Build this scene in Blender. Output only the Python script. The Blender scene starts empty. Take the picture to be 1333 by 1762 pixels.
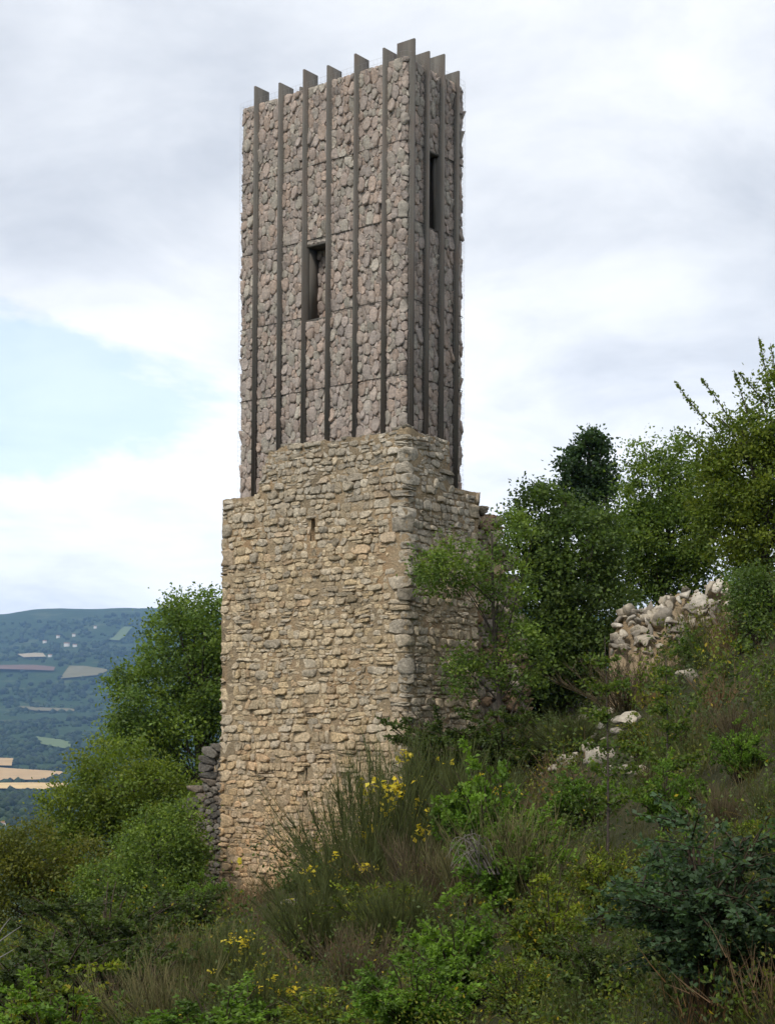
import bpy, math, random
import numpy as np
from mathutils import Matrix, Vector

# ------------------------------------------------------------------ camera, sky, sun, exposure
W0, H0 = 1333.0, 1762.0
FPX, PITCH, ROLL, CY = 2785.15, 0.0235, 0.0054, 1221.85
scn = bpy.context.scene
col = scn.collection
cam_d = bpy.data.cameras.new('camera')
cam = bpy.data.objects.new('camera', cam_d)
col.objects.link(cam)
cam_d.sensor_fit = 'HORIZONTAL'
cam_d.sensor_width = 36.0
cam_d.lens = FPX / W0 * 36.0
cam_d.shift_y = (CY - H0 / 2) / W0
cam_d.clip_start = 0.1
cam_d.clip_end = 40000
r0 = Vector((1, 0, 0)); u0 = Vector((0, -math.sin(PITCH), math.cos(PITCH))); f0 = Vector((0, math.cos(PITCH), math.sin(PITCH)))
cr, sr = math.cos(ROLL), math.sin(ROLL)
right = r0 * cr + u0 * sr
up = r0 * -sr + u0 * cr
M = Matrix((right, up, -f0)).transposed().to_4x4()
cam.matrix_world = M
scn.camera = cam

SUN_EL, SUN_AZ = math.radians(48), math.radians(-146)      # azimuth from +y, clockwise: behind the camera, to its left
world = bpy.data.worlds.new('World')
scn.world = world
world.use_nodes = True


def build_world():
    nt = world.node_tree; n = nt.nodes; l = nt.links
    n.clear()
    out = n.new('ShaderNodeOutputWorld')
    sky = n.new('ShaderNodeTexSky'); sky.sky_type = 'NISHITA'; sky.sun_disc = False
    sky.sun_elevation = SUN_EL; sky.sun_rotation = SUN_AZ; sky.air_density = 1.0; sky.dust_density = 0.6; sky.ozone_density = 1.5
    bg = n.new('ShaderNodeBackground'); bg.inputs[1].default_value = 0.14
    l.new(sky.outputs[0], bg.inputs[0])
    tc = n.new('ShaderNodeTexCoord')
    sep = n.new('ShaderNodeSeparateXYZ'); l.new(tc.outputs['Generated'], sep.inputs[0])

    def math_(op, a, b=None, clamp=False):
        m = n.new('ShaderNodeMath'); m.operation = op; m.use_clamp = clamp
        for i, v in enumerate((a, b)):
            if v is None: continue
            if isinstance(v, (int, float)): m.inputs[i].default_value = v
            else: l.new(v, m.inputs[i])
        return m.outputs[0]
    zc = math_('MAXIMUM', sep.outputs[2], 0.0)
    den = math_('ADD', zc, 0.16)
    cx = math_('DIVIDE', sep.outputs[0], den); cy_ = math_('DIVIDE', sep.outputs[1], den)
    comb = n.new('ShaderNodeCombineXYZ'); l.new(cx, comb.inputs[0]); l.new(cy_, comb.inputs[1])

    def noise(scale, detail, rough, off, sc=(1, 1, 1), dist=0.0):
        mp = n.new('ShaderNodeMapping'); l.new(comb.outputs[0], mp.inputs[0])
        mp.inputs['Location'].default_value = off; mp.inputs['Scale'].default_value = sc
        t = n.new('ShaderNodeTexNoise'); t.inputs['Scale'].default_value = scale; t.inputs['Detail'].default_value = detail
        t.inputs['Roughness'].default_value = rough; t.inputs['Distortion'].default_value = dist
        l.new(mp.outputs[0], t.inputs[0]); return t.outputs[0]

    def ramp(fac, stops):
        r = n.new('ShaderNodeValToRGB'); l.new(fac, r.inputs[0]); e = r.color_ramp.elements
        while len(e) < len(stops): e.new(0.5)
        for el, (p, c) in zip(e, stops):
            el.position = p; el.color = (c[0], c[1], c[2], 1)
        return r.outputs[0]
    body = noise(1.1, 8, 0.5, (3.1, 0.4, 0), (1.0, 0.7, 1), 0.25)
    fine = noise(2.8, 10, 0.60, (1.7, 5.2, 0), (1.0, 0.9, 1), 0.3)
    shade = math_('ADD', math_('MULTIPLY', body, 0.55), math_('MULTIPLY', fine, 0.45))
    # low clouds are seen edge-on and thinner: they are whiter than the grey undersides overhead
    lift = math_('MULTIPLY', math_('SUBTRACT', 0.30, sep.outputs[2], True), 0.72)
    cloud = ramp(math_('ADD', shade, lift), [(0.38, (0.53, 0.56, 0.62)), (0.48, (0.69, 0.715, 0.76)), (0.57, (0.85, 0.865, 0.89)), (0.66, (0.97, 0.973, 0.978))])
    bgc = n.new('ShaderNodeBackground'); bgc.inputs[1].default_value = 0.78
    l.new(cloud, bgc.inputs[0])
    # broken cloud is seen lit from the side near the horizon and is brighter there
    l.new(math_('ADD', 0.71, math_('MULTIPLY', math_('SUBTRACT', 0.30, sep.outputs[2], True), 1.35)), bgc.inputs[1])
    gap = noise(1.3, 10, 0.62, (SKY_OFF[0], SKY_OFF[1], 0), (1.0, 0.75, 1), 0.25)
    # the one clear opening in view: low, left of the tower
    d0 = Vector((-0.215, 0.96, 0.205)).normalized()
    sub = n.new('ShaderNodeVectorMath'); sub.operation = 'SUBTRACT'; l.new(tc.outputs['Generated'], sub.inputs[0]); sub.inputs[1].default_value = d0
    mpb = n.new('ShaderNodeVectorMath'); mpb.operation = 'MULTIPLY'; l.new(sub.outputs[0], mpb.inputs[0]); mpb.inputs[1].default_value = (4.2, 4.2, 14.0)
    lnb = n.new('ShaderNodeVectorMath'); lnb.operation = 'LENGTH'; l.new(mpb.outputs[0], lnb.inputs[0])
    hole = math_('MULTIPLY', math_('SUBTRACT', 1.0, lnb.outputs['Value'], True), 0.46)
    gap = math_('SUBTRACT', math_('ADD', gap, 0.05), hole)
    mask = ramp(gap, [(0.28, (0.48, 0.48, 0.48)), (0.37, (1, 1, 1))])
    mix = n.new('ShaderNodeMixShader')
    l.new(mask, mix.inputs[0]); l.new(bg.outputs[0], mix.inputs[1]); l.new(bgc.outputs[0], mix.inputs[2])
    l.new(mix.outputs[0], out.inputs[0])


SKY_OFF = (6.3, 2.2)
build_world()
sun_d = bpy.data.lights.new('sun', 'SUN')
sun_d.energy = 1.5; sun_d.angle = math.radians(10); sun_d.color = (1.0, 0.94, 0.85)
sun = bpy.data.objects.new('sun', sun_d); col.objects.link(sun)
sd = Vector((math.sin(SUN_AZ) * math.cos(SUN_EL), math.cos(SUN_AZ) * math.cos(SUN_EL), math.sin(SUN_EL)))
sun.rotation_euler = sd.to_track_quat('Z', 'Y').to_euler()
sun.location = sd * 100
vs = scn.view_settings
vs.view_transform = 'Standard'; vs.look = 'None'; vs.exposure = 0.86; vs.gamma = 1.0
try: vs.use_curve_mapping = False
except Exception: pass
scn.cycles.max_bounces = 6
scn.cycles.diffuse_bounces = 3
scn.cycles.transmission_bounces = 3
scn.cycles.volume_bounces = 0
scn.cycles.use_denoising = True

rng = np.random.default_rng(7)


# ------------------------------------------------------------------ helpers
def ray(px, py):
    """world direction through a pixel of the 1333 x 1762 photograph"""
    qx = px - W0 / 2; qy = CY - py
    a = qx * cr - qy * sr; b = qx * sr + qy * cr
    d = r0 * a + u0 * b + f0 * FPX
    return np.array((d.x, d.y, d.z)) / d.y          # y == 1


def at(px, py, y):
    return ray(px, py) * y


def project(P):
    P = np.asarray(P, float).reshape(-1, 3)
    R = np.array([right, up, f0])
    q = P @ R.T
    return np.stack([W0 / 2 + FPX * q[:, 0] / q[:, 2], CY - FPX * q[:, 1] / q[:, 2]], 1)


def mesh_np(name, V, faces, tint=None, smooth=False):
    """faces: list of int arrays (n,3) or (n,4); tint: (nv,3) colour per vertex"""
    me = bpy.data.meshes.new(name)
    V = np.asarray(V, np.float32)
    me.vertices.add(len(V)); me.vertices.foreach_set('co', V.ravel())
    fs = [np.asarray(f, np.int32) for f in faces if len(f)]
    loops = np.concatenate([f.ravel() for f in fs])
    tot = np.concatenate([np.full(len(f), f.shape[1], np.int32) for f in fs])
    start = np.concatenate([[0], np.cumsum(tot)[:-1]]).astype(np.int32)
    me.loops.add(len(loops)); me.loops.foreach_set('vertex_index', loops)
    me.polygons.add(len(tot)); me.polygons.foreach_set('loop_start', start); me.polygons.foreach_set('loop_total', tot)
    if smooth: me.polygons.foreach_set('use_smooth', np.ones(len(tot), bool))
    if tint is not None:
        at_ = me.attributes.new('tint', 'FLOAT_COLOR', 'POINT')
        c = np.ones((len(V), 4), np.float32); c[:, :3] = tint
        at_.data.foreach_set('color', c.ravel())
    me.update(calc_edges=True)
    return me


def obj(name, me, m=None, parent=None):
    if m is not None and not me.materials: me.materials.append(m)
    o = bpy.data.objects.new(name, me); col.objects.link(o)
    if parent is not None: o.parent = parent
    return o


def tag(o, label=None, cat=None, group=None, kind=None):
    if label: o['label'] = label
    if cat: o['category'] = cat
    if group: o['group'] = group
    if kind: o['kind'] = kind
    return o


def thing(name, loc, label, cat, group=None):
    o = bpy.data.objects.new(name, None); col.objects.link(o)
    o.location = tuple(float(v) for v in loc); o.empty_display_size = 0.2
    return tag(o, label, cat, group)


def value_noise(P, seed=0):
    """smooth 3-D value noise in [-1,1]"""
    P = np.asarray(P, float)
    i = np.floor(P).astype(np.int64); f = P - i
    f = f * f * (3 - 2 * f)

    def h(ix, iy, iz):
        n = (ix * 374761393 + iy * 668265263 + iz * 2147483647 + seed * 1274126177) & 0xFFFFFFFF
        n = ((n ^ (n >> 13)) * 1274126177) & 0xFFFFFFFF
        n = (n ^ (n >> 16)) & 0xFFFF
        return n / 32767.5 - 1
    r = 0
    for dx in (0, 1):
        for dy in (0, 1):
            for dz in (0, 1):
                w = (f[..., 0] if dx else 1 - f[..., 0]) * (f[..., 1] if dy else 1 - f[..., 1]) * (f[..., 2] if dz else 1 - f[..., 2])
                r = r + w * h(i[..., 0] + dx, i[..., 1] + dy, i[..., 2] + dz)
    return r


def fbm(P, seed=0, oct=4):
    r = 0; a = 1; P = np.asarray(P, float)
    for o in range(oct):
        r = r + a * value_noise(P * 2 ** o, seed + o); a *= 0.5
    return r


def n2(x, y, s, seed=0, oct=4):
    return fbm(np.stack([np.asarray(x) * s, np.asarray(y) * s, np.zeros_like(np.asarray(x, float)) + 0.37], -1), seed, oct)


# ------------------------------------------------------------------ materials
def new_mat(name):
    m = bpy.data.materials.new(name); m.use_nodes = True
    nt = m.node_tree; nt.nodes.clear()
    out = nt.nodes.new('ShaderNodeOutputMaterial')
    return m, nt, nt.nodes, nt.links, out


def _noise(n, l, vec, scale, detail=6, rough=0.6):
    t = n.new('ShaderNodeTexNoise'); t.inputs['Scale'].default_value = scale; t.inputs['Detail'].default_value = detail
    t.inputs['Roughness'].default_value = rough
    if vec is not None: l.new(vec, t.inputs[0])
    return t.outputs[0]


def _ramp(n, l, fac, stops):
    r = n.new('ShaderNodeValToRGB'); l.new(fac, r.inputs[0]); e = r.color_ramp.elements
    while len(e) < len(stops): e.new(0.5)
    for el, (p, c) in zip(e, stops):
        el.position = p; el.color = (*c, 1) if len(c) == 3 else c
    return r.outputs[0]


def _mix(n, l, mode, fac, a, b):
    m = n.new('ShaderNodeMix'); m.data_type = 'RGBA'; m.blend_type = mode
    if isinstance(fac, (int, float)): m.inputs[0].default_value = fac
    else: l.new(fac, m.inputs[0])
    for i, v in ((6, a), (7, b)):
        if isinstance(v, tuple): m.inputs[i].default_value = (*v, 1)
        else: l.new(v, m.inputs[i])
    return m.outputs[2]


def stone_mat(name, base=None, fine=14.0, stain=((0.5, 0.5, 0.48), 1.6), bump=0.5, dist=0.03, lichen=0.0, contrast=(0.55, 1.3), warm=None):
    """stone: tint attribute (or base colour) x fine grain, grey weathering patches, rough relief"""
    m, nt, n, l, out = new_mat(name)
    b = n.new('ShaderNodeBsdfPrincipled'); b.inputs['Roughness'].default_value = 0.92; b.inputs['Specular IOR Level'].default_value = 0.2
    geo = n.new('ShaderNodeNewGeometry'); pos = geo.outputs['Position']
    if base is None:
        a = n.new('ShaderNodeAttribute'); a.attribute_name = 'tint'; c = a.outputs['Color']
    else:
        rgb = n.new('ShaderNodeRGB'); rgb.outputs[0].default_value = (*base, 1); c = rgb.outputs[0]
    g1 = _noise(n, l, pos, fine, 8, 0.68)
    lo, hi = contrast
    c = _mix(n, l, 'MULTIPLY', 1.0, c, _ramp(n, l, g1, [(0.3, (lo, lo, lo)), (0.72, (hi, hi, hi))]))
    g2 = _noise(n, l, pos, stain[1], 7, 0.6)
    c = _mix(n, l, 'MULTIPLY', _ramp(n, l, g2, [(0.5, (0, 0, 0)), (0.68, (1, 1, 1))]), c, stain[0])
    if warm is not None:
        g5 = _noise(n, l, pos, warm[1], 6, 0.6)
        c = _mix(n, l, 'MIX', _ramp(n, l, g5, [(0.52, (0, 0, 0)), (0.72, (0.75, 0.75, 0.75))]), c, warm[0])
    if lichen > 0:
        g3 = _noise(n, l, pos, 5.0, 8, 0.7)
        c = _mix(n, l, 'MIX', _ramp(n, l, g3, [(0.6, (0, 0, 0)), (0.72, (lichen, lichen, lichen))]), c, (0.13, 0.135, 0.075))
    l.new(c, b.inputs['Base Color'])
    g4 = _noise(n, l, pos, fine * 1.3, 8, 0.7)
    bp = n.new('ShaderNodeBump'); bp.inputs['Strength'].default_value = bump; bp.inputs['Distance'].default_value = dist
    l.new(g4, bp.inputs['Height']); l.new(bp.outputs[0], b.inputs['Normal'])
    l.new(b.outputs[0], out.inputs[0])
    return m


def leaf_mat(name, trans=0.35, rough=0.55, spec=0.3):
    m, nt, n, l, out = new_mat(name)
    a = n.new('ShaderNodeAttribute'); a.attribute_name = 'tint'
    b = n.new('ShaderNodeBsdfPrincipled'); b.inputs['Roughness'].default_value = rough; b.inputs['Specular IOR Level'].default_value = spec
    l.new(a.outputs['Color'], b.inputs['Base Color'])
    t = n.new('ShaderNodeBsdfTranslucent')
    c = _mix(n, l, 'MULTIPLY', 1.0, a.outputs['Color'], (1.25, 1.3, 0.6))
    l.new(c, t.inputs[0])
    mx = n.new('ShaderNodeMixShader'); mx.inputs[0].default_value = trans
    l.new(b.outputs[0], mx.inputs[1]); l.new(t.outputs[0], mx.inputs[2]); l.new(mx.outputs[0], out.inputs[0])
    return m


def plain_mat(name, colr, rough=0.8, nscale=6.0, lo=0.7, hi=1.25, bump=0.2, dist=0.01, metallic=0.0, streak=False):
    m, nt, n, l, out = new_mat(name)
    b = n.new('ShaderNodeBsdfPrincipled'); b.inputs['Roughness'].default_value = rough; b.inputs['Metallic'].default_value = metallic
    b.inputs['Specular IOR Level'].default_value = 0.3
    geo = n.new('ShaderNodeNewGeometry'); pos = geo.outputs['Position']
    if streak:
        mp = n.new('ShaderNodeMapping'); mp.inputs['Scale'].default_value = (1, 1, 0.12); l.new(pos, mp.inputs[0]); p2 = mp.outputs[0]
    else: p2 = pos
    g = _noise(n, l, p2, nscale, 8, 0.65)
    c = _mix(n, l, 'MULTIPLY', 1.0, colr, _ramp(n, l, g, [(0.3, (lo,) * 3), (0.7, (hi,) * 3)]))
    if streak:
        g2 = _noise(n, l, pos, 1.1, 6, 0.6)
        c = _mix(n, l, 'MIX', _ramp(n, l, g2, [(0.45, (0, 0, 0)), (0.7, (0.6, 0.6, 0.6))]), c, (0.115, 0.083, 0.066))
    l.new(c, b.inputs['Base Color'])
    bp = n.new('ShaderNodeBump'); bp.inputs['Strength'].default_value = bump; bp.inputs['Distance'].default_value = dist
    l.new(_noise(n, l, p2, nscale * 3, 8, 0.7), bp.inputs['Height']); l.new(bp.outputs[0], b.inputs['Normal'])
    l.new(b.outputs[0], out.inputs[0])
    return m


MT = dict(
    ruin=stone_mat('ruin_stone', fine=13, stain=((0.62, 0.62, 0.63), 1.1), bump=1.0, dist=0.07, lichen=0.3, contrast=(0.5, 1.3)),
    mortar=stone_mat('lime_mortar', (0.45, 0.345, 0.22), fine=15, stain=((0.66, 0.68, 0.70), 0.5), bump=1.0, dist=0.08, contrast=(0.6, 1.25), warm=((0.45, 0.275, 0.14), 0.8)),
    gabion=stone_mat('gabion_stone', fine=18, stain=((0.75, 0.75, 0.76), 1.3), bump=0.9, dist=0.04, contrast=(0.6, 1.25)),
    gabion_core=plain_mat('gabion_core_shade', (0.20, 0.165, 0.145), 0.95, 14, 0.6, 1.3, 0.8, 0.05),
    steel=plain_mat('weathered_steel', (0.11, 0.102, 0.088), 0.7, 5, 0.7, 1.35, 0.25, 0.006, 0.0, True),
    wire=plain_mat('galvanised_wire', (0.32, 0.31, 0.30), 0.5, 30, 0.9, 1.1, 0.0, 0.001, 0.5),
    rock=stone_mat('limestone_rock', fine=9, stain=((0.6, 0.6, 0.6), 1.2), bump=0.7, dist=0.05, lichen=0.25, contrast=(0.6, 1.25)),
    bark=plain_mat('bark', (0.075, 0.06, 0.048), 0.95, 9, 0.55, 1.4, 0.8, 0.03),
    leaf=leaf_mat('leaf', 0.42),
    stem=leaf_mat('stem', 0.12, 0.7, 0.15),
    dry=leaf_mat('dry_stem', 0.15, 0.85, 0.1),
)


# ------------------------------------------------------------------ terrain
PR = np.array([0, 120, 300, 900, 1500, 2200, 2800, 3300, 3900, 4500, 5500, 6500, 7500, 9000, 9800, 11500, 14000, 30000.])
PZ = np.array([-30, -45, -60, -78, -92, -86, -72, -58, -26, 18, 150, 325, 480, 765, 720, 430, 250, 200.])


def far_h(x, y):
    r = np.hypot(x, y); az = np.degrees(np.arctan2(x, y))
    z = np.interp(r, PR, PZ)
    k = np.clip((r - 3500) / 5500, 0, 1)
    ridge = 42 * np.sin(np.radians((az + 12.5) * 30)) + 30 * np.sin(np.radians(az * 11 + 40))
    z = z + k * (ridge + n2(x, y, 1 / 900., 5, 4) * 55) + np.clip((r - 900) / 2500, 0, 1) * n2(x, y, 1 / 500., 9, 3) * 7
    return z


def near_h(x, y):
    xr = np.clip(x, 0, 9.0)
    s = np.where(x > 0, 0.285 * xr + 0.40 * xr * xr / (xr + 1.2) + np.clip(x - 9, 0, 14) * 0.72, 0.285 * x)
    s = s - np.where(x < -8, 0.035 * (x + 8) ** 2, 0) + np.clip(x - 23, 0, 200) * 0.1
    s = np.maximum(s, -200)
    z = np.interp(y, [-60, 0, 8, 14, 20, 30, 42, 60, 400], [-4, -2.6, -3.1, -3.3, -3.3, -3.0, -2.8, -2.9, -4]) + s - np.where(y > 58, 0.012 * (y - 58) ** 2, 0) - np.where(y < -20, 0.01 * (y + 20) ** 2, 0) - np.where(x > 60, 0.01 * (x - 60) ** 2, 0)
    z = z - 0.55 * np.exp(-((x + 4.3) / 1.9) ** 2 - ((y - 43.5) / 2.6) ** 2)
    z = z + n2(x, y, 0.35, 2, 3) * 0.16 + n2(x, y, 0.08, 3, 2) * 0.25
    return z


def ground_h(x, y):
    x = np.asarray(x, float); y = np.asarray(y, float)
    a = near_h(x, y); b = far_h(x, y)
    r = np.hypot(x, y)
    a = np.where(r > 450, -1e4, a)
    return np.maximum(a, b)


def hit(px, py, y0=4.0, y1=12000.0):
    d = ray(px, py)
    ys = np.geomspace(y0, y1, 4000)
    g = ground_h(d[0] * ys, ys) - d[2] * ys
    k = np.argmax(g > 0)
    if g[k] <= 0: k = len(ys) - 1
    return np.array([d[0] * ys[k], ys[k], float(ground_h(d[0] * ys[k], ys[k]))])


def foot(px, y):
    """point on the ground under picture column px at distance y"""
    x = ray(px, 1287)[0] * y
    return np.array([x, y, float(ground_h(x, y))])


def build_ground():
    az = np.radians(np.concatenate([np.arange(-180, -40, 4.0), np.arange(-40, -20, 1.0), np.arange(-20, 20, 0.45), np.arange(20, 40, 1.0), np.arange(40, 180, 4.0)]))
    rr = np.concatenate([[0.3], np.geomspace(1.0, 10400, 230)])
    A, R = np.meshgrid(az, rr)
    x = R * np.sin(A); y = R * np.cos(A)
    z = ground_h(x, y)
    V = np.stack([x, y, z], -1).reshape(-1, 3)
    na, nr = len(az), len(rr)
    i, j = np.meshgrid(np.arange(nr - 1), np.arange(na), indexing='ij')
    k = (j + 1) % na
    F = np.stack([i * na + j, i * na + k, (i + 1) * na + k, (i + 1) * na + j], -1).reshape(-1, 4)[:, ::-1]
    me = mesh_np('hillside_and_valley', V, [F], smooth=True)
    m, nt, n, l, out = new_mat('hillside_earth')
    b = n.new('ShaderNodeBsdfPrincipled'); b.inputs['Roughness'].default_value = 0.95; b.inputs['Specular IOR Level'].default_value = 0.1
    geo = n.new('ShaderNodeNewGeometry'); pos = geo.outputs['Position']
    near = _ramp(n, l, _noise(n, l, pos, 1.3, 8, 0.7), [(0.3, (0.022, 0.026, 0.010)), (0.5, (0.042, 0.042, 0.020)), (0.75, (0.085, 0.075, 0.042))])
    mp = n.new('ShaderNodeMapping'); mp.inputs['Scale'].default_value = (0.02, 0.02, 0.02); l.new(pos, mp.inputs[0])
    wood = _ramp(n, l, _noise(n, l, mp.outputs[0], 1.6, 10, 0.78), [(0.38, (0.018, 0.038, 0.014)), (0.55, (0.034, 0.062, 0.022)), (0.72, (0.065, 0.095, 0.034))])
    mp2 = n.new('ShaderNodeMapping'); mp2.inputs['Scale'].default_value = (0.0035, 0.0035, 0.0035); l.new(pos, mp2.inputs[0])
    past = _ramp(n, l, _noise(n, l, mp2.outputs[0], 1.5, 6, 0.6), [(0.56, (0, 0, 0)), (0.63, (0.8, 0.8, 0.8))])
    wood = _mix(n, l, 'MIX', past, wood, (0.085, 0.105, 0.05))
    ln = n.new('ShaderNodeVectorMath'); ln.operation = 'LENGTH'; l.new(pos, ln.inputs[0])
    mr = n.new('ShaderNodeMapRange'); mr.inputs[1].default_value = 150; mr.inputs[2].default_value = 450; l.new(ln.outputs['Value'], mr.inputs[0])
    c = _mix(n, l, 'MIX', mr.outputs[0], near, wood)
    l.new(c, b.inputs['Base Color'])
    bp = n.new('ShaderNodeBump'); bp.inputs['Strength'].default_value = 0.8; bp.inputs['Distance'].default_value = 0.1
    l.new(_noise(n, l, pos, 6, 8, 0.7), bp.inputs['Height']); l.new(bp.outputs[0], b.inputs['Normal'])
    l.new(b.outputs[0], out.inputs[0])
    o = obj('terrain', me, m)
    tag(o, 'scrubby hillside falling to a wooded valley and far hills', None, None, 'structure')


build_ground()


# ------------------------------------------------------------------ stone packing
def darts(rect, sizes, aniso, seed, fixed=(), dens=0.8, allow=None, snap=None):
    """variable-radius dart throwing in a (u,v) rectangle; aniso scales v in the metric. returns seeds (n,2), radii (n)"""
    g = np.random.default_rng(seed)
    u0_, u1_, v0_, v1_ = rect
    A = np.empty((20000, 3)); k = 0
    for p in fixed: A[k] = (p[0], p[1] * aniso, p[2]); k += 1
    area = (u1_ - u0_) * (v1_ - v0_) * aniso
    for lo, hi, share in sizes:
        tries = int(area / (lo * lo) * 2.4 * share)
        U = g.uniform(u0_, u1_, tries); Vv = g.uniform(v0_, v1_, tries); S = g.uniform(lo, hi, tries)
        if snap is not None:
            h, st = snap
            c = (np.floor(Vv / h) + 0.5) * h + 0.05 * np.sin(U * 1.7 + np.floor(Vv / h) * 2.1)
            Vv = Vv + (c - Vv) * st
        if allow is not None:
            ok = allow(U, Vv); U, Vv, S = U[ok], Vv[ok], S[ok]
        Va = Vv * aniso
        for b0 in range(0, len(U), 600):
            u, v, r = U[b0:b0 + 600], Va[b0:b0 + 600], S[b0:b0 + 600]
            if k:
                q = A[:k]
                bad = (((q[None, :, 0] - u[:, None]) ** 2 + (q[None, :, 1] - v[:, None]) ** 2) < ((q[None, :, 2] + r[:, None]) * dens) ** 2).any(1)
                u, v, r = u[~bad], v[~bad], r[~bad]
            k0 = k
            for x, y, w in zip(u, v, r):
                q = A[k0:k]
                if k > k0 and (((q[:, 0] - x) ** 2 + (q[:, 1] - y) ** 2) < ((q[:, 2] + w) * dens) ** 2).any(): continue
                A[k] = (x, y, w); k += 1
    out = A[:k].copy(); out[:, 1] /= aniso
    return out[:, :2], out[:, 2]


def cells(P, R, aniso, rect_of, k=22, grp=None):
    """power-diagram cells, clipped to rect_of(i)"""
    Q = P * np.array([1, aniso]); N = len(Q)
    res = []
    for i in range(N):
        d2 = ((Q - Q[i]) ** 2).sum(1)
        if grp is not None: d2 = np.where(grp == grp[i], d2, 1e6)      # stones of one basket only press on each other
        kk = min(k, N - 1)
        nb = np.argpartition(d2, kk)[:kk + 1]
        nb = nb[np.argsort(d2[nb])]
        u0_, u1_, v0_, v1_ = rect_of(i)
        poly = [(u0_, v0_ * aniso), (u1_, v0_ * aniso), (u1_, v1_ * aniso), (u0_, v1_ * aniso)]
        xi, yi = Q[i]; wi = R[i] ** 2
        for j in nb:
            if j == i or d2[j] > 1e5: continue
            dx, dy = Q[j] - Q[i]; D2 = dx * dx + dy * dy
            if D2 < 1e-9: continue
            t = 0.5 * (D2 + wi - R[j] ** 2)
            pv = []
            m = len(poly)
            s = [(x - xi) * dx + (y - yi) * dy - t for x, y in poly]
            for a in range(m):
                b = (a + 1) % m
                if s[a] <= 0: pv.append(poly[a])
                if (s[a] < 0) != (s[b] < 0) and s[a] != s[b]:
                    q = s[a] / (s[a] - s[b])
                    pv.append((poly[a][0] + q * (poly[b][0] - poly[a][0]), poly[a][1] + q * (poly[b][1] - poly[a][1])))
            poly = pv
            if len(poly) < 3: break
        res.append(np.array([(x, y / aniso) for x, y in poly]) if len(poly) >= 3 else None)
    return res


def poly_area(p):
    x, y = p[:, 0], p[:, 1]
    return 0.5 * abs(np.dot(x, np.roll(y, -1)) - np.dot(y, np.roll(x, -1)))


def round_poly(p, gap, m, g, corner=0.25, jitter=0.04):
    """inset by the joint, cut the corners, resample to m points"""
    c = p.mean(0)
    size = math.sqrt(max(poly_area(p), 1e-6))
    q = c + (p - c) * max(0.35, 1 - 2 * gap / size)
    nxt = np.roll(q, -1, 0)
    r = np.empty((len(q) * 2, 2)); r[0::2] = q + corner * (nxt - q); r[1::2] = nxt - corner * (nxt - q)
    seg = np.linalg.norm(np.roll(r, -1, 0) - r, axis=1); cum = np.concatenate([[0], np.cumsum(seg)])
    t = (np.arange(m) + g.uniform(0, 1)) / m * cum[-1] % cum[-1]
    rc = np.vstack([r, r[:1]])
    s = np.stack([np.interp(t, cum, rc[:, 0]), np.interp(t, cum, rc[:, 1])], 1)
    s = s[np.argsort(t)]
    cc = s.mean(0)
    return cc + (s - cc) * (1 + g.normal(0, jitter, (m, 1)) - jitter * 0.6)


def stone_arrays(polys, tof, depth, proud, g, m=11, gap=0.012, corner=0.25, tilt=0.12, flat=0.0, jitter=0.04, hvar=(0.55, 1.25), edge=0.55):
    """-> V (N, 3m+1+m, 3): rings of each stone mapped through tof(u, v, d)"""
    N = len(polys)
    S = np.stack([round_poly(p, gap, m, g, corner, jitter) for p in polys])            # N,m,2
    C = S.mean(1, keepdims=True)
    size = np.sqrt(np.array([poly_area(s) for s in S]))
    H = (proud * g.uniform(*hvar, N) * np.clip(size / np.median(size), 0.6, 1.5))[:, None]
    rings = [(1.0, None, 0), (1.0, edge, 0.10), (0.945 + flat * 0.012, 0.92, 0.14), (0.68 + flat * 0.10, 1.0, 0.20)]
    tu = g.normal(0, tilt, (N, 1)); tv = g.normal(0, tilt, (N, 1))
    out = []
    for sc, h, nz in rings:
        q = C + (S - C) * sc
        if h is None: d = np.full((N, m), -depth)
        else:
            d = H * h + (q[..., 0] - C[..., 0]) * tu + (q[..., 1] - C[..., 1]) * tv + g.normal(0, 1, (N, m)) * nz * H
            q = q + g.normal(0, 0.012, q.shape) * size[:, None, None] * (1 if h < 1 else 3)
        out.append(tof(q[..., 0], q[..., 1], d))
    cen = C[:, 0]
    d = H[:, 0] * g.uniform(0.95, 1.15, N)
    out.append(tof(cen[:, 0], cen[:, 1], d)[:, None, :])
    return np.concatenate(out, 1), size


def stone_faces(m=11):
    F4 = []; F3 = []
    for r in range(3):
        for a in range(m):
            b = (a + 1) % m
            F4.append((r * m + a, r * m + b, (r + 1) * m + b, (r + 1) * m + a))
    for a in range(m):
        F3.append((3 * m + a, 3 * m + (a + 1) % m, 4 * m))
    return np.array(F4), np.array(F3)


def emit_stones(V, tints, parent, mat, singles, name='stone', rest_name='packed_stones', rest_label=None, m=11):
    """V (N,k,3) -> 'singles' indices as own objects, the others joined as one stuff part"""
    F4, F3 = stone_faces(m); N, k, _ = V.shape
    sing = set(int(i) for i in singles)
    for i in sorted(sing):
        org = V[i].mean(0)
        me = mesh_np(name, V[i] - org, [F4, F3], np.repeat(tints[i][None], k, 0), False)
        o = obj(name, me, mat, parent)
        o.location = tuple(org - np.array(parent.location))
    rest = np.array([i for i in range(N) if i not in sing])
    if len(rest):
        off = (np.arange(len(rest)) * k)[:, None, None]
        me = mesh_np(rest_name, V[rest].reshape(-1, 3) - np.array(parent.location), [(F4[None] + off).reshape(-1, 4), (F3[None] + off).reshape(-1, 3)],
                     np.repeat(tints[rest], k, 0), False)
        o = obj(rest_name, me, mat, parent); o['kind'] = 'stuff'
        if rest_label: o['label'] = rest_label


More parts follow.
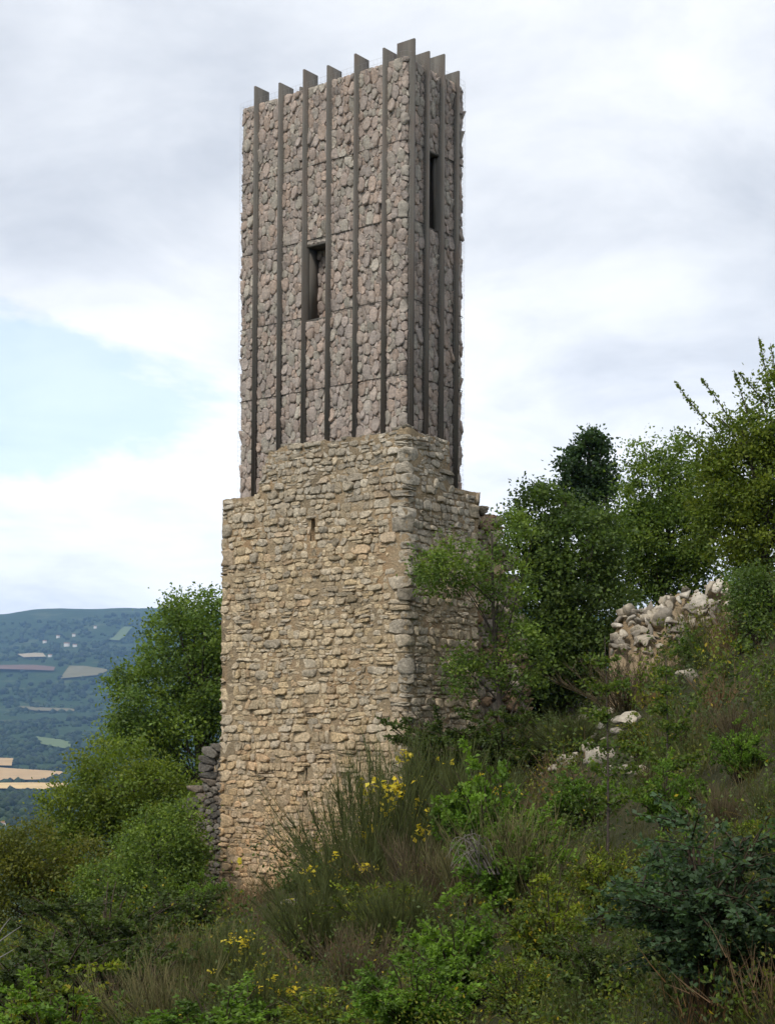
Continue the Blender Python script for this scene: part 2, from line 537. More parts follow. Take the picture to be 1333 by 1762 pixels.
class Loop:
    """rectangular plan outline walked clockwise seen from above: back corner -> left -> front -> right -> back"""
    def __init__(s, front, d1, d2, a, b, rc):
        s.a, s.b, s.rc = a, b, rc
        K = front + d1 * a + d2 * b; Lc = front + d1 * a; Rc = front + d2 * b
        s.pts = [K, Lc, front, Rc, K]
        s.uc = np.array([0, b, a + b, a + 2 * b, 2 * a + 2 * b])
        s.dir = [-d2, -d1, d2, d1]
        s.nrm = [d1, -d2, -d1, d2]

    def __call__(s, u, v, d):
        u = np.asarray(u, float); v = np.asarray(v, float); d = np.asarray(d, float)
        u, v, d = np.broadcast_arrays(u, v, d)
        T = s.uc[-1]; u = np.mod(u, T)
        k = np.clip(np.searchsorted(s.uc, u, 'right') - 1, 0, 3)
        P = np.array(s.pts)[k]; D = np.array(s.dir)[k]; Nn = np.array(s.nrm)[k]
        base = P + D * (u - s.uc[k])[..., None]
        nr = Nn.copy()
        rc = s.rc
        for c in range(0, 5):
            uc = s.uc[c]; kp = (c - 1) % 4; kn = c % 4
            w = u - uc
            near = np.abs(w) < rc
            if not near.any(): continue
            t = (w[near] + rc) / (2 * rc)
            Pc = np.array(s.pts[c % 4]); A = Pc - np.array(s.dir[kp]) * rc; B = Pc + np.array(s.dir[kn]) * rc
            base[near] = ((1 - t) ** 2)[:, None] * A + (2 * t * (1 - t))[:, None] * Pc + (t ** 2)[:, None] * B
            q = (1 - t)[:, None] * np.array(s.nrm[kp]) + t[:, None] * np.array(s.nrm[kn])
            nr[near] = q / np.linalg.norm(q, axis=1)[:, None]
        xy = base + nr * d[..., None]
        return np.concatenate([xy, v[..., None]], -1)

    def pick(s, px, py, face, d):
        """pixel -> (u, z) on a face plane pushed out by d; face 1 = left face, 2 = right face"""
        k = face; r = ray(px, py)
        P = np.array(s.pts[k]) + np.array(s.nrm[k]) * d; n = np.array(s.nrm[k])
        t = (P @ n) / (r[:2] @ n)
        xy = r[:2] * t
        return s.uc[k] + (xy - P) @ np.array(s.dir[k]), r[2] * t


TH, GX, GD, GA, GB, GE = 0.6629, 0.4025, 42.0, 5.7995, 2.5035, 0.3698
ZT, ZL, ZP = 18.13, 6.965, 8.2466
d1 = np.array([-math.cos(TH), math.sin(TH)]); d2 = np.array([math.sin(TH), math.cos(TH)])
GC = np.array([GX, GD])
RC = GC - d1 * GE - d2 * GE
gl = Loop(GC, d1, d2, GA, GB, 0.10)
rl = Loop(RC, d1, d2, GA + 2 * GE, GB + 2 * GE, 0.09)
ZBASE = -7.0


def shell(loop, u_edges, v_edges, d, holes, nz, seed, wrap=True, top=None):
    """surface of the loop on a (u,v) grid with rectangular holes left out; nz = relief"""
    U, Vv = np.meshgrid(u_edges, v_edges)
    if top is not None:
        # rows above ZL are squeezed under the ragged top line
        tt = top(U)
        f = np.clip((Vv - ZL) / (ZP - ZL), 0, 1)
        Vv = np.where(Vv > ZL, ZL + f * (tt - ZL), Vv)
    P0 = loop(U, Vv, np.zeros_like(U))
    dd = d + nz * fbm(P0 * 3.2, seed, 4)
    P = loop(U, Vv, dd)
    nu, nv = len(u_edges), len(v_edges)
    i, j = np.meshgrid(np.arange(nv - 1), np.arange(nu - 1), indexing='ij')
    uc = (np.asarray(u_edges)[:-1] + np.asarray(u_edges)[1:]) / 2; vc = (np.asarray(v_edges)[:-1] + np.asarray(v_edges)[1:]) / 2
    keep = np.ones((nv - 1, nu - 1), bool)
    for (a, b, c, e) in holes:
        keep &= ~(((uc > a) & (uc < b))[None, :] & ((vc > c) & (vc < e))[:, None])
    F = np.stack([i * nu + j, i * nu + j + 1, (i + 1) * nu + j + 1, (i + 1) * nu + j], -1)[keep]
    return P.reshape(-1, 3), F


def grid_edges(a, b, step, extra=()):
    e = list(np.linspace(a, b, max(2, int(round((b - a) / step)) + 1)))
    for x in extra:
        k = int(np.argmin([abs(x - y) for y in e]))
        if abs(e[k] - x) < step * 0.5: e[k] = x
        else: e.append(x)
    return np.array(sorted(e))


def reveal(loop, hole, d_out, d_in, closed=True):
    """the four inner faces (and the back) of a hole"""
    a, b, c, e = hole
    u = [a, b, b, a]; v = [c, c, e, e]
    V = np.concatenate([loop(np.array(u), np.array(v), np.full(4, d_out)), loop(np.array(u), np.array(v), np.full(4, d_in))])
    F = [(k, (k + 1) % 4, 4 + (k + 1) % 4, 4 + k) for k in range(4)]
    if closed: F.append((4, 5, 6, 7))
    return V, np.array(F)


def join(parts):
    V = []; F = {3: [], 4: []}; o = 0
    for v, *fs in parts:
        V.append(np.asarray(v).reshape(-1, 3))
        for f in fs:
            f = np.asarray(f)
            if len(f): F[f.shape[1]].append(f + o)
        o += len(V[-1])
    return np.concatenate(V), [np.concatenate(F[k]) for k in (3, 4) if F[k]]


# ------------------------------------------------------------------ ruined tower
def build_ruin():
    g = np.random.default_rng(21)
    root = thing('ruined_stone_tower', (*RC, -3.9), 'old tan and grey rubble stone tower base with ragged top and narrow loophole', 'tower')
    A, B = rl.a, rl.b
    uS, _ = rl.pick(452, 800, 1, 0.0)                # where the broken upper course starts
    uE, _ = rl.pick(771, 765, 2, 0.0)

    def top(u):
        u = np.asarray(u, float)
        n = 0.07 * value_noise(np.stack([u * 2.3, u * 0 + 3.1, u * 0], -1), 4) + 0.03 * value_noise(np.stack([u * 6.1, u * 0 + 3.1, u * 0], -1), 6)
        f = np.clip((u - uS + 0.25) / 0.55, 0, 1); f = f * f * (3 - 2 * f)
        f2 = 1 - np.clip((u - uE) / 0.12, 0, 1)
        mid = np.minimum(f, f2) * (u > B) * (u < A + 2 * B)
        cor = np.exp(-((u - A - B) / 0.5) ** 2) * 0.10 + np.clip((A + B - u) / A, 0, 1) * 0.06
        return ZL + 0.004 + mid * (ZP - ZL - 0.1 + cor + n)

    holes = []
    ua, za = rl.pick(535, 893, 1, 0); ub, zb = rl.pick(541, 931, 1, 0)
    holes.append((ua, ub + 0.02, zb, za))
    ua, za = rl.pick(526, 1322, 1, 0); ub, zb = rl.pick(530, 1344, 1, 0)
    holes.append((ua, ub, zb, za))
    ua, za = rl.pick(523, 1361, 1, 0); ub, zb = rl.pick(529, 1373, 1, 0)
    holes.append((ua, ub, zb, za))
    exu = [x for h in holes for x in h[:2]]; exv = [x for h in holes for x in h[2:]]
    ue = np.concatenate([grid_edges(0, B, 0.09), grid_edges(B, A + B, 0.09, exu)[1:], grid_edges(A + B, A + 2 * B, 0.09)[1:], grid_edges(A + 2 * B, 2 * A + 2 * B - 1e-6, 0.2)[1:]])
    ve = np.concatenate([grid_edges(ZBASE, ZL, 0.09, exv), np.linspace(ZL, ZP, 12)[1:]])
    parts = [shell(rl, ue, ve, 0.012, holes, 0.03, 11, top=top)]
    for h in holes: parts.append(reveal(rl, h, -0.01, -0.55))
    # top of the wall: a ribbon 0.6 m thick, then the inner drop
    n = len(ue); tt = top(ue)
    rows = [rl(ue, tt, np.full(n, -0.02)), rl(ue, tt + 0.03 * g.normal(size=n), np.full(n, -0.28)), rl(ue, np.where(tt > ZL + 0.05, tt - 0.05, tt), np.full(n, -0.6)), rl(ue, np.full(n, ZL - 0.3), np.full(n, -0.62))]
    P = np.concatenate(rows); j = np.arange(n - 1)
    parts.append((P, np.concatenate([np.stack([r * n + j, r * n + j + 1, (r + 1) * n + j + 1, (r + 1) * n + j], -1) for r in range(3)])))
    q = rl(np.array([0.01, B, A + B, A + 2 * B]), np.full(4, ZL - 0.02), np.full(4, -0.3))
    parts.append((q, np.array([(0, 1, 2, 3)])))
    V, F = join(parts)
    me = mesh_np('mortar_core', V - np.array(root.location), F, smooth=True)
    obj('mortar_core', me, MT['mortar'], root)
    # stones
    u_lo, u_hi = B - 1.6, A + 2 * B + 1.4

    def in_hole(u, v, m=0.0):
        r = np.zeros(np.shape(u), bool)
        for a, b, c, e in holes: r |= (a - m < u) & (u < b + m) & (c - m < v) & (v < e + m)
        return r
    # rough courses: wavy beds, slanted joints, some stones split in two, big quoins over two beds at the corners
    zs = [ZBASE + 0.6]
    while zs[-1] < ZP + 0.3: zs.append(zs[-1] + g.uniform(0.10, 0.25))
    if len(zs) % 2 == 0: zs.append(zs[-1] + 0.2)

    bu = np.linspace(u_lo - 1, u_hi + 1, 400)

    def bed_(i, u):
        u = np.asarray(u, float)
        return zs[i] + 0.085 * value_noise(np.stack([u * 1.5, u * 0 + i * 0.61, u * 0 + 0.5], -1), 17) + 0.032 * value_noise(np.stack([u * 4.3, u * 0 + i * 3.7, u * 0 + 0.5], -1), 18)
    btab = [bed_(i, bu) for i in range(len(zs))]
    bed = lambda i, u: np.interp(u, bu, btab[i])
    quads = []          # (u0 bottom, u1 bottom, u1 top, u0 top, lower bed, upper bed, f0, f1)
    corners = (B, A + B, A + 2 * B)
    for i in range(0, len(zs) - 2, 2):
        q = []
        for c in corners:
            lng = g.uniform(0.34, 0.58); sh = g.uniform(0.18, 0.30)
            q.append((c - lng, c + sh) if (i // 2) % 2 else (c - sh, c + lng))
        split = g.random(3) < 0.35
        for j in (0, 1):
            lo = u_lo
            stops = q + [(u_hi, None)]
            for s_, e_ in stops:
                u = lo
                while u < s_ - 0.02:
                    w = float(np.clip(g.lognormal(math.log(0.25), 0.48), 0.10, 0.70))
                    if s_ - (u + w) < 0.12: w = s_ - u
                    quads.append((u, u + w, i + j, i + j + 1)); u += w
                lo = e_
        for (s_, e_), sp in zip(q, split):
            if sp: quads.append((s_, e_, i, i + 1)); quads.append((s_, e_, i + 1, i + 2))
            else: quads.append((s_, e_, i, i + 2))
    polys = []
    sl = {}

    def joint(u, i):
        key = (round(u, 4), i)
        if key not in sl: sl[key] = g.normal(0, 0.034)
        return sl[key]

    def add(u0_, u1_, bi, ti, f0, f1):
        ub = [u0_ + joint(u0_, bi), (u0_ + u1_) / 2 + g.normal(0, .03), u1_ + joint(u1_, bi)]; ut = [u1_ + joint(u1_, ti), (u0_ + u1_) / 2 + g.normal(0, .03), u0_ + joint(u0_, ti)]
        lo_, hi_ = bed(bi, ub), bed(ti, ub); z0 = lo_ + (hi_ - lo_) * f0
        lo2, hi2 = bed(bi, ut), bed(ti, ut); z1 = lo2 + (hi2 - lo2) * f1
        p = np.array([(x, z) for x, z in zip(ub, z0)] + [(x, z) for x, z in zip(ut, z1)])
        p[[1, 4], 1] += g.normal(0, 0.022, 2)
        polys.append(p)
    for (u0_, u1_, bi, ti) in quads:
        w = u1_ - u0_; r = g.random()
        if ti - bi == 1 and r < 0.20 and w > 0.18:
            f = g.uniform(0.35, 0.65); add(u0_, u1_, bi, ti, 0, f); add(u0_, u1_, bi, ti, f, 1)
        elif ti - bi == 1 and r < 0.34 and w > 0.26:
            um = u0_ + w * g.uniform(0.4, 0.6); add(u0_, um, bi, ti, 0, 1); f = g.uniform(0.4, 0.6); add(um, u1_, bi, ti, 0, f); add(um, u1_, bi, ti, f, 1)
        else: add(u0_, u1_, bi, ti, 0, 1)
    polys = [p for p in polys if p[:, 1].mean() < float(top(p[:, 0].mean())) - 0.02]
    P = np.array([p.mean(0) for p in polys])
    keep = []
    for i, p in enumerate(polys):
        tp_ = float(top(P[i][0])) + 0.05
        p[:, 1] = np.minimum(p[:, 1], tp_)
        for (a, b, c, e) in holes:
            c_ = P[i]
            if p[:, 0].max() > a - .01 and p[:, 0].min() < b + .01 and p[:, 1].max() > c - .01 and p[:, 1].min() < e + .01:
                if c_[0] <= a: p[:, 0] = np.minimum(p[:, 0], a - 0.004)
                elif c_[0] >= b: p[:, 0] = np.maximum(p[:, 0], b + 0.004)
                elif c_[1] >= e: p[:, 1] = np.maximum(p[:, 1], e + 0.004)
                else: p[:, 1] = np.minimum(p[:, 1], c - 0.004)
        if poly_area(p) > 0.004: keep.append(i)
    polys = [polys[i] for i in keep]; P = P[keep]
    Vs, size = stone_arrays(polys, rl, 0.06, 0.036, g, m=10, gap=0.005, corner=0.15, tilt=0.11, flat=1.0, jitter=0.065, hvar=(0.35, 1.6))
    pal = np.array([(0.54, 0.445, 0.31), (0.49, 0.405, 0.28), (0.46, 0.395, 0.30), (0.50, 0.39, 0.24), (0.41, 0.375, 0.315), (0.46, 0.33, 0.21), (0.60, 0.53, 0.41), (0.36, 0.335, 0.29)])
    w = np.array([3, 3, 2.5, 2, 1.6, 1.3, 1.2, 1.0])
    idx = g.choice(len(pal), len(P), p=w / w.sum())
    T = (pal[idx] * 0.62 + np.array([0.50, 0.415, 0.285]) * 0.38) * g.uniform(0.9, 1.5, (len(P), 1))
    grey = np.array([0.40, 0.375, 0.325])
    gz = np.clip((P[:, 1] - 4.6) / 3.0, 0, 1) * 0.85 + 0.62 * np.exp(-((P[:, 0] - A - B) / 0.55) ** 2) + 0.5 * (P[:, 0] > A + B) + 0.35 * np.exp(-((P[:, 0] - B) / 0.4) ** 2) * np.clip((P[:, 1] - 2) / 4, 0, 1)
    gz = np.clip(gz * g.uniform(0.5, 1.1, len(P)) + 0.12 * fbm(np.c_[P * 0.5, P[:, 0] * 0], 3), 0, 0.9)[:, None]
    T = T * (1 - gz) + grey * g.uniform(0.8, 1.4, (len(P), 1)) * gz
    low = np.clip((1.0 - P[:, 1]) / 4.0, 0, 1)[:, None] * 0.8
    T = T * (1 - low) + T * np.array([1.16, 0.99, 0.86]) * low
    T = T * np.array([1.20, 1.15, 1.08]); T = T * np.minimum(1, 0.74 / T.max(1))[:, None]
    vis = (P[:, 0] > B) & (P[:, 0] < A + 2 * B - 0.2) & (P[:, 1] > -3.2)
    # what the brushwood hides near the foot of the front corner does not count as shown
    pj = project(Vs[:, -1])
    vis &= ~((pj[:, 1] > 1240) & (pj[:, 0] > 560))
    fac = np.where(P[:, 0] < A + B, 0.8, 0.6)
    order = np.argsort(-(size ** 2) * fac * vis)
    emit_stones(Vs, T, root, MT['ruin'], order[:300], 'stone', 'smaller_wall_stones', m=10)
    # loose capping stones on the broken top and the ledges
    cap = []
    for u in np.arange(B - 0.1, A + 2 * B + 0.2, 0.17):
        if g.random() < 0.35: continue
        z = float(top(u)); s = g.uniform(0.09, 0.19)
        if z < ZL + 0.1: s *= 0.45
        for dd in (-0.1, -0.32):
            c = rl(np.array(u + g.normal(0, .04)), np.array(z + s * 0.1), np.array(dd - 0.02))
            v, f = rock(int(g.integers(1e6)), (s * 1.3, s, s * 0.55), 1)
            ang = g.uniform(0, 6.28); Rm = np.array([[math.cos(ang), -math.sin(ang), 0], [math.sin(ang), math.cos(ang), 0], [0, 0, 1]])
            cap.append((v @ Rm.T + c, f))
    V, F = join(cap)
    me = mesh_np('capping_rubble', V - np.array(root.location), F, np.tile(np.array([0.31, 0.275, 0.215]), (len(V), 1)), True)
    o = obj('capping_rubble', me, MT['ruin'], root); o['kind'] = 'stuff'
    return root


_ico = {}


def ico(sub):
    if sub in _ico: return _ico[sub]
    import bmesh
    bm = bmesh.new(); bmesh.ops.create_icosphere(bm, subdivisions=sub, radius=1.0)
    V = np.array([v.co[:] for v in bm.verts]); F = np.array([[v.index for v in f.verts] for f in bm.faces]); bm.free()
    _ico[sub] = (V, F); return _ico[sub]


def rock(seed, size, sub=2, cut=7, rough=0.10):
    """angular rock: a sphere flattened by random planes, then roughened"""
    g = np.random.default_rng(seed)
    V, F = ico(sub); V = V.copy()
    N = g.normal(size=(cut, 3)); N /= np.linalg.norm(N, axis=1)[:, None]
    for n in N:
        h = g.uniform(0.42, 0.78); d = V @ n - h
        V = V - np.clip(d, 0, None)[:, None] * n
    V = V * (1 + rough * fbm(V * 1.9 + seed % 97, seed % 1000, 3))[:, None]
    return V * np.array(size), F


build_ruin()


# ------------------------------------------------------------------ gabion tower on top
def build_gabion():
    g = np.random.default_rng(33)
    root = thing('gabion_tower', (*GC, ZL), 'tall wire-caged brown stone tower with dark upright fins, standing on the ruin', 'tower')
    org = np.array(root.location)
    A, B = GA, GB; PF = 0.21
    # fins: (pixel column and row of the top front edge, face)
    lf = [(437, 148), (479, 142), (521, 119), (562, 112), (609, 92), (658, 82)]
    rf = [(715, 66), (740, 88), (766, 93), (791, 122)]
    fins = []
    th = 0.06
    for px, py in lf:
        u, z = gl.pick(px, py, 1, PF); fins.append((u, u + th, z, 1))
    for px, py in rf:
        u, z = gl.pick(px, py, 2, PF); fins.append((u - th, u, z, 2))
    for px, py in ((480, 163), (515, 149)):
        u, z = gl.pick(px, py, 3, -0.36); fins.append((u - th, u, z, 3))
    for f, h in ((0.6, .1), (1.5, .0), (2.3, .05)): fins.append((A + 2 * B + f, A + 2 * B + f + th, ZT + h, 3))
    holes = []
    # windows sit between two fins
    z_t = gl.pick(545, 420, 1, 0)[1]; z_b = gl.pick(545, 551, 1, 0)[1]
    holes.append((fins[2][1], fins[3][0], z_b, z_t))
    z_t = gl.pick(755, 268, 2, 0)[1]; z_b = gl.pick(755, 402, 2, 0)[1]
    holes.append((fins[7][1], fins[8][0], z_b, z_t))
    # window in the far wall through which a sliver of sky shows
    r_ = ray(741.5, 330); P3 = np.array(gl.pts[3]); n3 = np.array(gl.nrm[3])
    t = (P3 @ n3) / (r_[:2] @ n3); ub = gl.uc[3] + (r_[:2] * t - P3) @ np.array(gl.dir[3])
    through = 0 < ub - gl.uc[3] < A
    if not through:
        P0 = np.array(gl.pts[0]); n0 = np.array(gl.nrm[0]); t = (P0 @ n0) / (r_[:2] @ n0); ub = (r_[:2] * t - P0) @ np.array(gl.dir[0])
    holes.append((ub - 0.4, ub + 0.4, z_b + 0.35, z_t + 1.1))
    exu = [x for h in holes for x in h[:2]]; exv = [x for h in holes for x in h[2:]]
    ue = np.concatenate([grid_edges(0, B, 0.25, [x for x in exu if 0 < x < B]), grid_edges(B, A + B, 0.25, [x for x in exu if B < x < A + B])[1:], grid_edges(A + B, A + 2 * B, 0.25, [x for x in exu if A + B < x < A + 2 * B])[1:],
                         grid_edges(A + 2 * B, 2 * A + 2 * B - 1e-6, 0.25, [x for x in exu if A + 2 * B < x])[1:]])
    ve = grid_edges(ZL - 0.3, ZT - 0.05, 0.25, exv)
    TW = 0.50
    parts = [shell(gl, ue, ve, -0.07, holes, 0.0, 12), shell(gl, ue, ve, -TW, holes, 0.0, 13)]
    for h in holes: parts.append(reveal(gl, h, -0.07, -TW, False))
    n = len(ue)
    tp = np.concatenate([gl(ue, np.full(n, ZT - .05), np.full(n, -.07)), gl(ue, np.full(n, ZT - .05), np.full(n, -TW))]); j = np.arange(n - 1)
    parts.append((tp, np.stack([j, j + 1, n + j + 1, n + j], -1)))
    V, F = join(parts)
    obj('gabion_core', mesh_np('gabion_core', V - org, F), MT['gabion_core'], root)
    # basket rows from the dark seams seen on the front corner
    seam = [gl.pick(692, y, 1, 0)[1] for y in (242, 375, 512, 645)]
    rows = [ZL - 0.3] + sorted(seam) + [ZT]
    ucuts = sorted([0] + [f[0] + th / 2 for f in fins if f[3] in (1, 2)] + [2 * A + 2 * B])
    u_lo, u_hi = B - 1.3, A + 2 * B + 1.2
    aniso = 0.62

    def in_hole(u, v, m=0.0):
        r = np.zeros(np.shape(u), bool)
        for a, b, c, e in holes: r |= (a - m < u) & (u < b + m) & (c - m < v) & (v < e + m)
        return r
    P, R = darts((u_lo, u_hi, ZL - 0.1, ZT - 0.03), [(0.105, 0.15, 0.10), (0.065, 0.105, 0.5), (0.048, 0.065, 0.8), (0.036, 0.048, 0.6)], aniso, 6, (), 0.80, lambda u, v: ~(in_hole(u, v, 0.02) | in_hole(u - th * 0.6, v, 0.02) | in_hole(u + th * 0.6, v, 0.02)))

    def rect(i):
        u, v = P[i]
        k = np.searchsorted(ucuts, u); a, b = ucuts[k - 1] + th / 2, ucuts[k] - th / 2
        k = np.searchsorted(rows, v); c, e = rows[k - 1] + 0.003, rows[k] - 0.003
        c, e = max(c, v - 0.6), min(e, v + 0.6)
        for (ha, hb, hc, he) in holes:
            if ha <= u <= hb:
                if v < hc: e = min(e, hc)
                elif v > he: c = max(c, he)
        return (max(a, u - 0.5), min(b, u + 0.5), c, e)
    polys = cells(P, R, aniso, rect, grp=np.searchsorted(ucuts, P[:, 0]) * 100 + np.searchsorted(rows, P[:, 1]))
    keep = [i for i, p in enumerate(polys) if p is not None and poly_area(p) > 0.0015]
    polys = [polys[i] for i in keep]; P = P[keep]
    bul = 0.02

    def tof(u, v, d):
        # baskets belly out a little between their seams
        k = np.clip(np.searchsorted(rows, v), 1, len(rows) - 1); r = np.array(rows)
        f = (v - r[k - 1]) / (r[k] - r[k - 1])
        return gl(u, v, d + bul * np.sin(np.clip(f, 0, 1) * math.pi) * 0.5)
    Vs, size = stone_arrays(polys, tof, 0.07, 0.048, g, m=10, gap=0.0006, corner=0.07, tilt=0.13, jitter=0.02, flat=1.2, edge=0.7)
    pal = np.array([(0.355, 0.275, 0.23), (0.33, 0.27, 0.235), (0.375, 0.30, 0.25), (0.31, 0.26, 0.23), (0.385, 0.285, 0.225), (0.34, 0.295, 0.25), (0.35, 0.315, 0.26)])
    T = (pal[g.integers(0, len(pal), len(P))] * 0.7 + pal.mean(0) * 0.3) * g.uniform(1.3, 1.7, (len(P), 1)) * np.array([0.955, 0.985, 1.0])
    vis = (P[:, 0] > B) & (P[:, 0] < A + 2 * B) & (P[:, 1] > ZL + 0.1)
    vis &= ~((P[:, 1] < ZP - 0.1) & (P[:, 0] > B + 0.9) & (P[:, 0] < A + 2 * B - 0.6))
    fac = np.where(P[:, 0] < A + B, 0.8, 0.6)
    order = np.argsort(-(size ** 2) * fac * vis)
    emit_stones(Vs, T, root, MT['gabion'], order[:300], 'stone', 'smaller_basket_stones', m=10)
    # added stone skin standing in for the far inner wall, set shallow for skylight
    ha, hb_, hc, he = holes[0]
    P2, R2 = darts((ha - 0.1, hb_ + 0.9, hc - 0.3, he + 0.6), [(0.09, 0.14, 0.6), (0.055, 0.09, 1.0)], aniso, 9)
    pl2 = cells(P2, R2, aniso, lambda i: (P2[i][0] - .3, P2[i][0] + .3, P2[i][1] - .3, P2[i][1] + .3))
    pl2 = [p for p in pl2 if p is not None and poly_area(p) > 0.003 and poly_area(p) < 0.2]
    V2, _ = stone_arrays(pl2, lambda u, v, d: gl(u, v, np.asarray(d) - 0.44), 0.05, 0.06, g, gap=0.002, corner=0.1, jitter=0.02)
    wins = []
    for a_, b_, c_, e_ in holes[:2]:
        w_ = bpy.data.objects.new('window', None); col.objects.link(w_); w_.parent = root; w_.empty_display_size = 0.2; wins.append(w_)
    emit_stones(V2, pal[g.integers(0, len(pal), len(V2))] * 1.3, root, MT['gabion'], [], 'stone', 'added_skin_stones')
    for o_ in [c_ for c_ in root.children if c_.name.startswith('added_skin_stones')]: o_.parent = wins[0]
    Vn, Fn = reveal(gl, (ha - 0.15, hb_ + 0.95, hc - 0.35, he + 0.65), -0.47, -0.49)
    obj('added_skin_back', mesh_np('added_skin_back', Vn - org, [Fn, np.array([(0, 1, 2, 3)])]), MT['gabion_core'], wins[0])  # added panel behind the stand-in stone skin

    # fins
    def plate(u0_, u1_, v0_, v1_, da, db, name='fin', mat='steel'):
        k = int(np.clip(np.searchsorted(gl.uc, (u0_ + u1_) / 2, 'right') - 1, 0, 3))
        xy = np.array(gl.pts[k]) + np.array(gl.dir[k]) * (np.array([u0_, u1_, u1_, u0_]) - gl.uc[k])[:, None] + np.array(gl.nrm[k]) * np.array([da, da, db, db])[:, None]
        V = np.concatenate([np.c_[xy, np.full(4, z)] for z in (v0_, v1_)])
        F = [(0, 1, 2, 3), (7, 6, 5, 4), (0, 4, 5, 1), (1, 5, 6, 2), (2, 6, 7, 3), (3, 7, 4, 0)]
        o_ = V[0].copy()
        me = mesh_np(name, V - o_, [np.array(F)])
        o = obj(name, me, MT[mat], root); o.location = tuple(o_ - org)
        return o
    for i, (a, b, z, k) in enumerate(fins):
        plate(a, b, ZL + 0.02, z, PF, -0.36)
        # small stiffening rim along the front edge
    # window linings: lintel and sill plates
    for (a, b, c, e), w_ in zip(holes[:2], wins):
        plate(a + .003, b - .003, e - 0.055, e, 0.06, -0.42, 'lintel').parent = w_
        plate(a + .003, b - .003, c, c + 0.035, 0.05, -TW + .02, 'sill').parent = w_
    # deeper jamb plates beside the windows
    a, b, c, e = holes[0]; plate(a + 0.003, a + 0.03, c + .04, e - .06, -0.05, -0.45, 'jamb_plate').parent = wins[0]
    a, b, c, e = holes[1]
    dj = np.linspace(-0.1, -0.9, 400); pxs = project(gl(np.full(400, b - 0.03), np.full(400, (c + e) / 2), dj))[:, 0]
    plate(b - 0.03, b - 0.003, c + .04, e - .06, -0.05, float(dj[np.argmin(np.abs(pxs - 743.6))]), 'jamb_plate').parent = wins[1]

    # seam rods and wire netting
    def rod(pts, r):
        pts = np.asarray(pts); n = len(pts)
        tdir = np.gradient(pts, axis=0); tdir /= np.linalg.norm(tdir, axis=1)[:, None]
        ref = np.where(np.abs(tdir[:, 2:3]) > 0.8, np.array([[1., 0, 0]]), np.array([[0, 0, 1.]]))
        s = np.cross(tdir, ref); s /= np.linalg.norm(s, axis=1)[:, None]; w = np.cross(s, tdir)
        V = np.concatenate([pts + r * (math.cos(q) * s + math.sin(q) * w) for q in (0.5, 2.594, 4.689)])
        j = np.arange(n - 1)
        return V, np.concatenate([np.stack([k * n + j, k * n + j + 1, ((k + 1) % 3) * n + j + 1, ((k + 1) % 3) * n + j], -1) for k in range(3)])
    us = np.concatenate([np.linspace(u_lo, u_hi, 90), np.array([B, A + B, A + 2 * B]), np.array([B - .05, B + .05, A + B - .05, A + B + .05, A + 2 * B - .05, A + 2 * B + .05])]); us = np.sort(us)

    def span(u_a, u_b):
        return us[(us >= u_a) & (us <= u_b)]

    def clear_spans(v):
        cuts = [(a, b) for a, b, c, e in holes if c < v < e]
        s = [(u_lo, u_hi)]
        for a, b in cuts:
            s = [q for (x, y) in s for q in ((x, min(y, a)), (max(x, b), y)) if q[1] - q[0] > 0.05]
        return s
    for v in seam:
        for a, b in clear_spans(v):
            uu = np.unique(np.concatenate([[a], span(a, b), [b]]))
            V, F = rod(gl(uu, np.full(len(uu), v), np.full(len(uu), 0.085)), 0.010)
            obj('seam_rod', mesh_np('seam_rod', V - org, [F]), MT['steel'], root)
    net = []
    for v in np.arange(ZL + 0.1, ZT + 0.12, 0.13):
        for a, b in clear_spans(v):
            uu = np.unique(np.concatenate([[a], span(a, b), [b]]))
            net.append(rod(gl(uu, np.full(len(uu), v), np.full(len(uu), 0.135)), 0.0022))
    for u in np.arange(u_lo, u_hi, 0.13):
        segs = [(ZL, ZT + 0.12)]
        for a, b, c, e in holes:
            if a < u < b: segs = [(ZL, c), (e, ZT + 0.12)]
        for c, e in segs:
            vv = np.linspace(c, e, 6); net.append(rod(gl(np.full(6, u), vv, np.full(6, 0.138)), 0.0022))
    V, F = join(net)
    obj('wire_netting', mesh_np('wire_netting', V - org, F), MT['wire'], root)
    return root


build_gabion()


# ------------------------------------------------------------------ plants: builders
def leaves(C, D, L, Wd, g, fold=0.25):
    """one folded rhombus per leaf. C centres (N,3), D unit directions (N,3), L lengths (N), Wd widths (N)"""
    N = len(C)
    r = g.normal(size=(N, 3)); s = np.cross(D, r); s /= np.linalg.norm(s, axis=1)[:, None] + 1e-9
    n = np.cross(s, D)
    a = C - D * (L / 2)[:, None]; t = C + D * (L / 2)[:, None]
    m = C + n * (Wd * fold)[:, None] - D * (L * 0.06)[:, None]
    l_ = m + s * (Wd / 2)[:, None]; r_ = m - s * (Wd / 2)[:, None]
    V = np.stack([a, l_, t, r_], 1).reshape(-1, 3)
    k = np.arange(N) * 4
    return V, np.stack([k, k + 1, k + 2, k + 3], -1)


def tube(pts, rad, sides=5):
    pts = np.asarray(pts, float); n = len(pts); rad = np.asarray(rad, float)
    t = np.gradient(pts, axis=0); t /= np.linalg.norm(t, axis=1)[:, None] + 1e-9
    ref = np.array([0.31, 0.93, 0.17]); s = np.cross(t, ref); s /= np.linalg.norm(s, axis=1)[:, None] + 1e-9; w = np.cross(s, t)
    V = np.concatenate([pts + rad[:, None] * (math.cos(q) * s + math.sin(q) * w) for q in np.arange(sides) / sides * 2 * math.pi])
    j = np.arange(n - 1)
    return V, np.concatenate([np.stack([k * n + j, k * n + j + 1, ((k + 1) % sides) * n + j + 1, ((k + 1) % sides) * n + j], -1) for k in range(sides)])


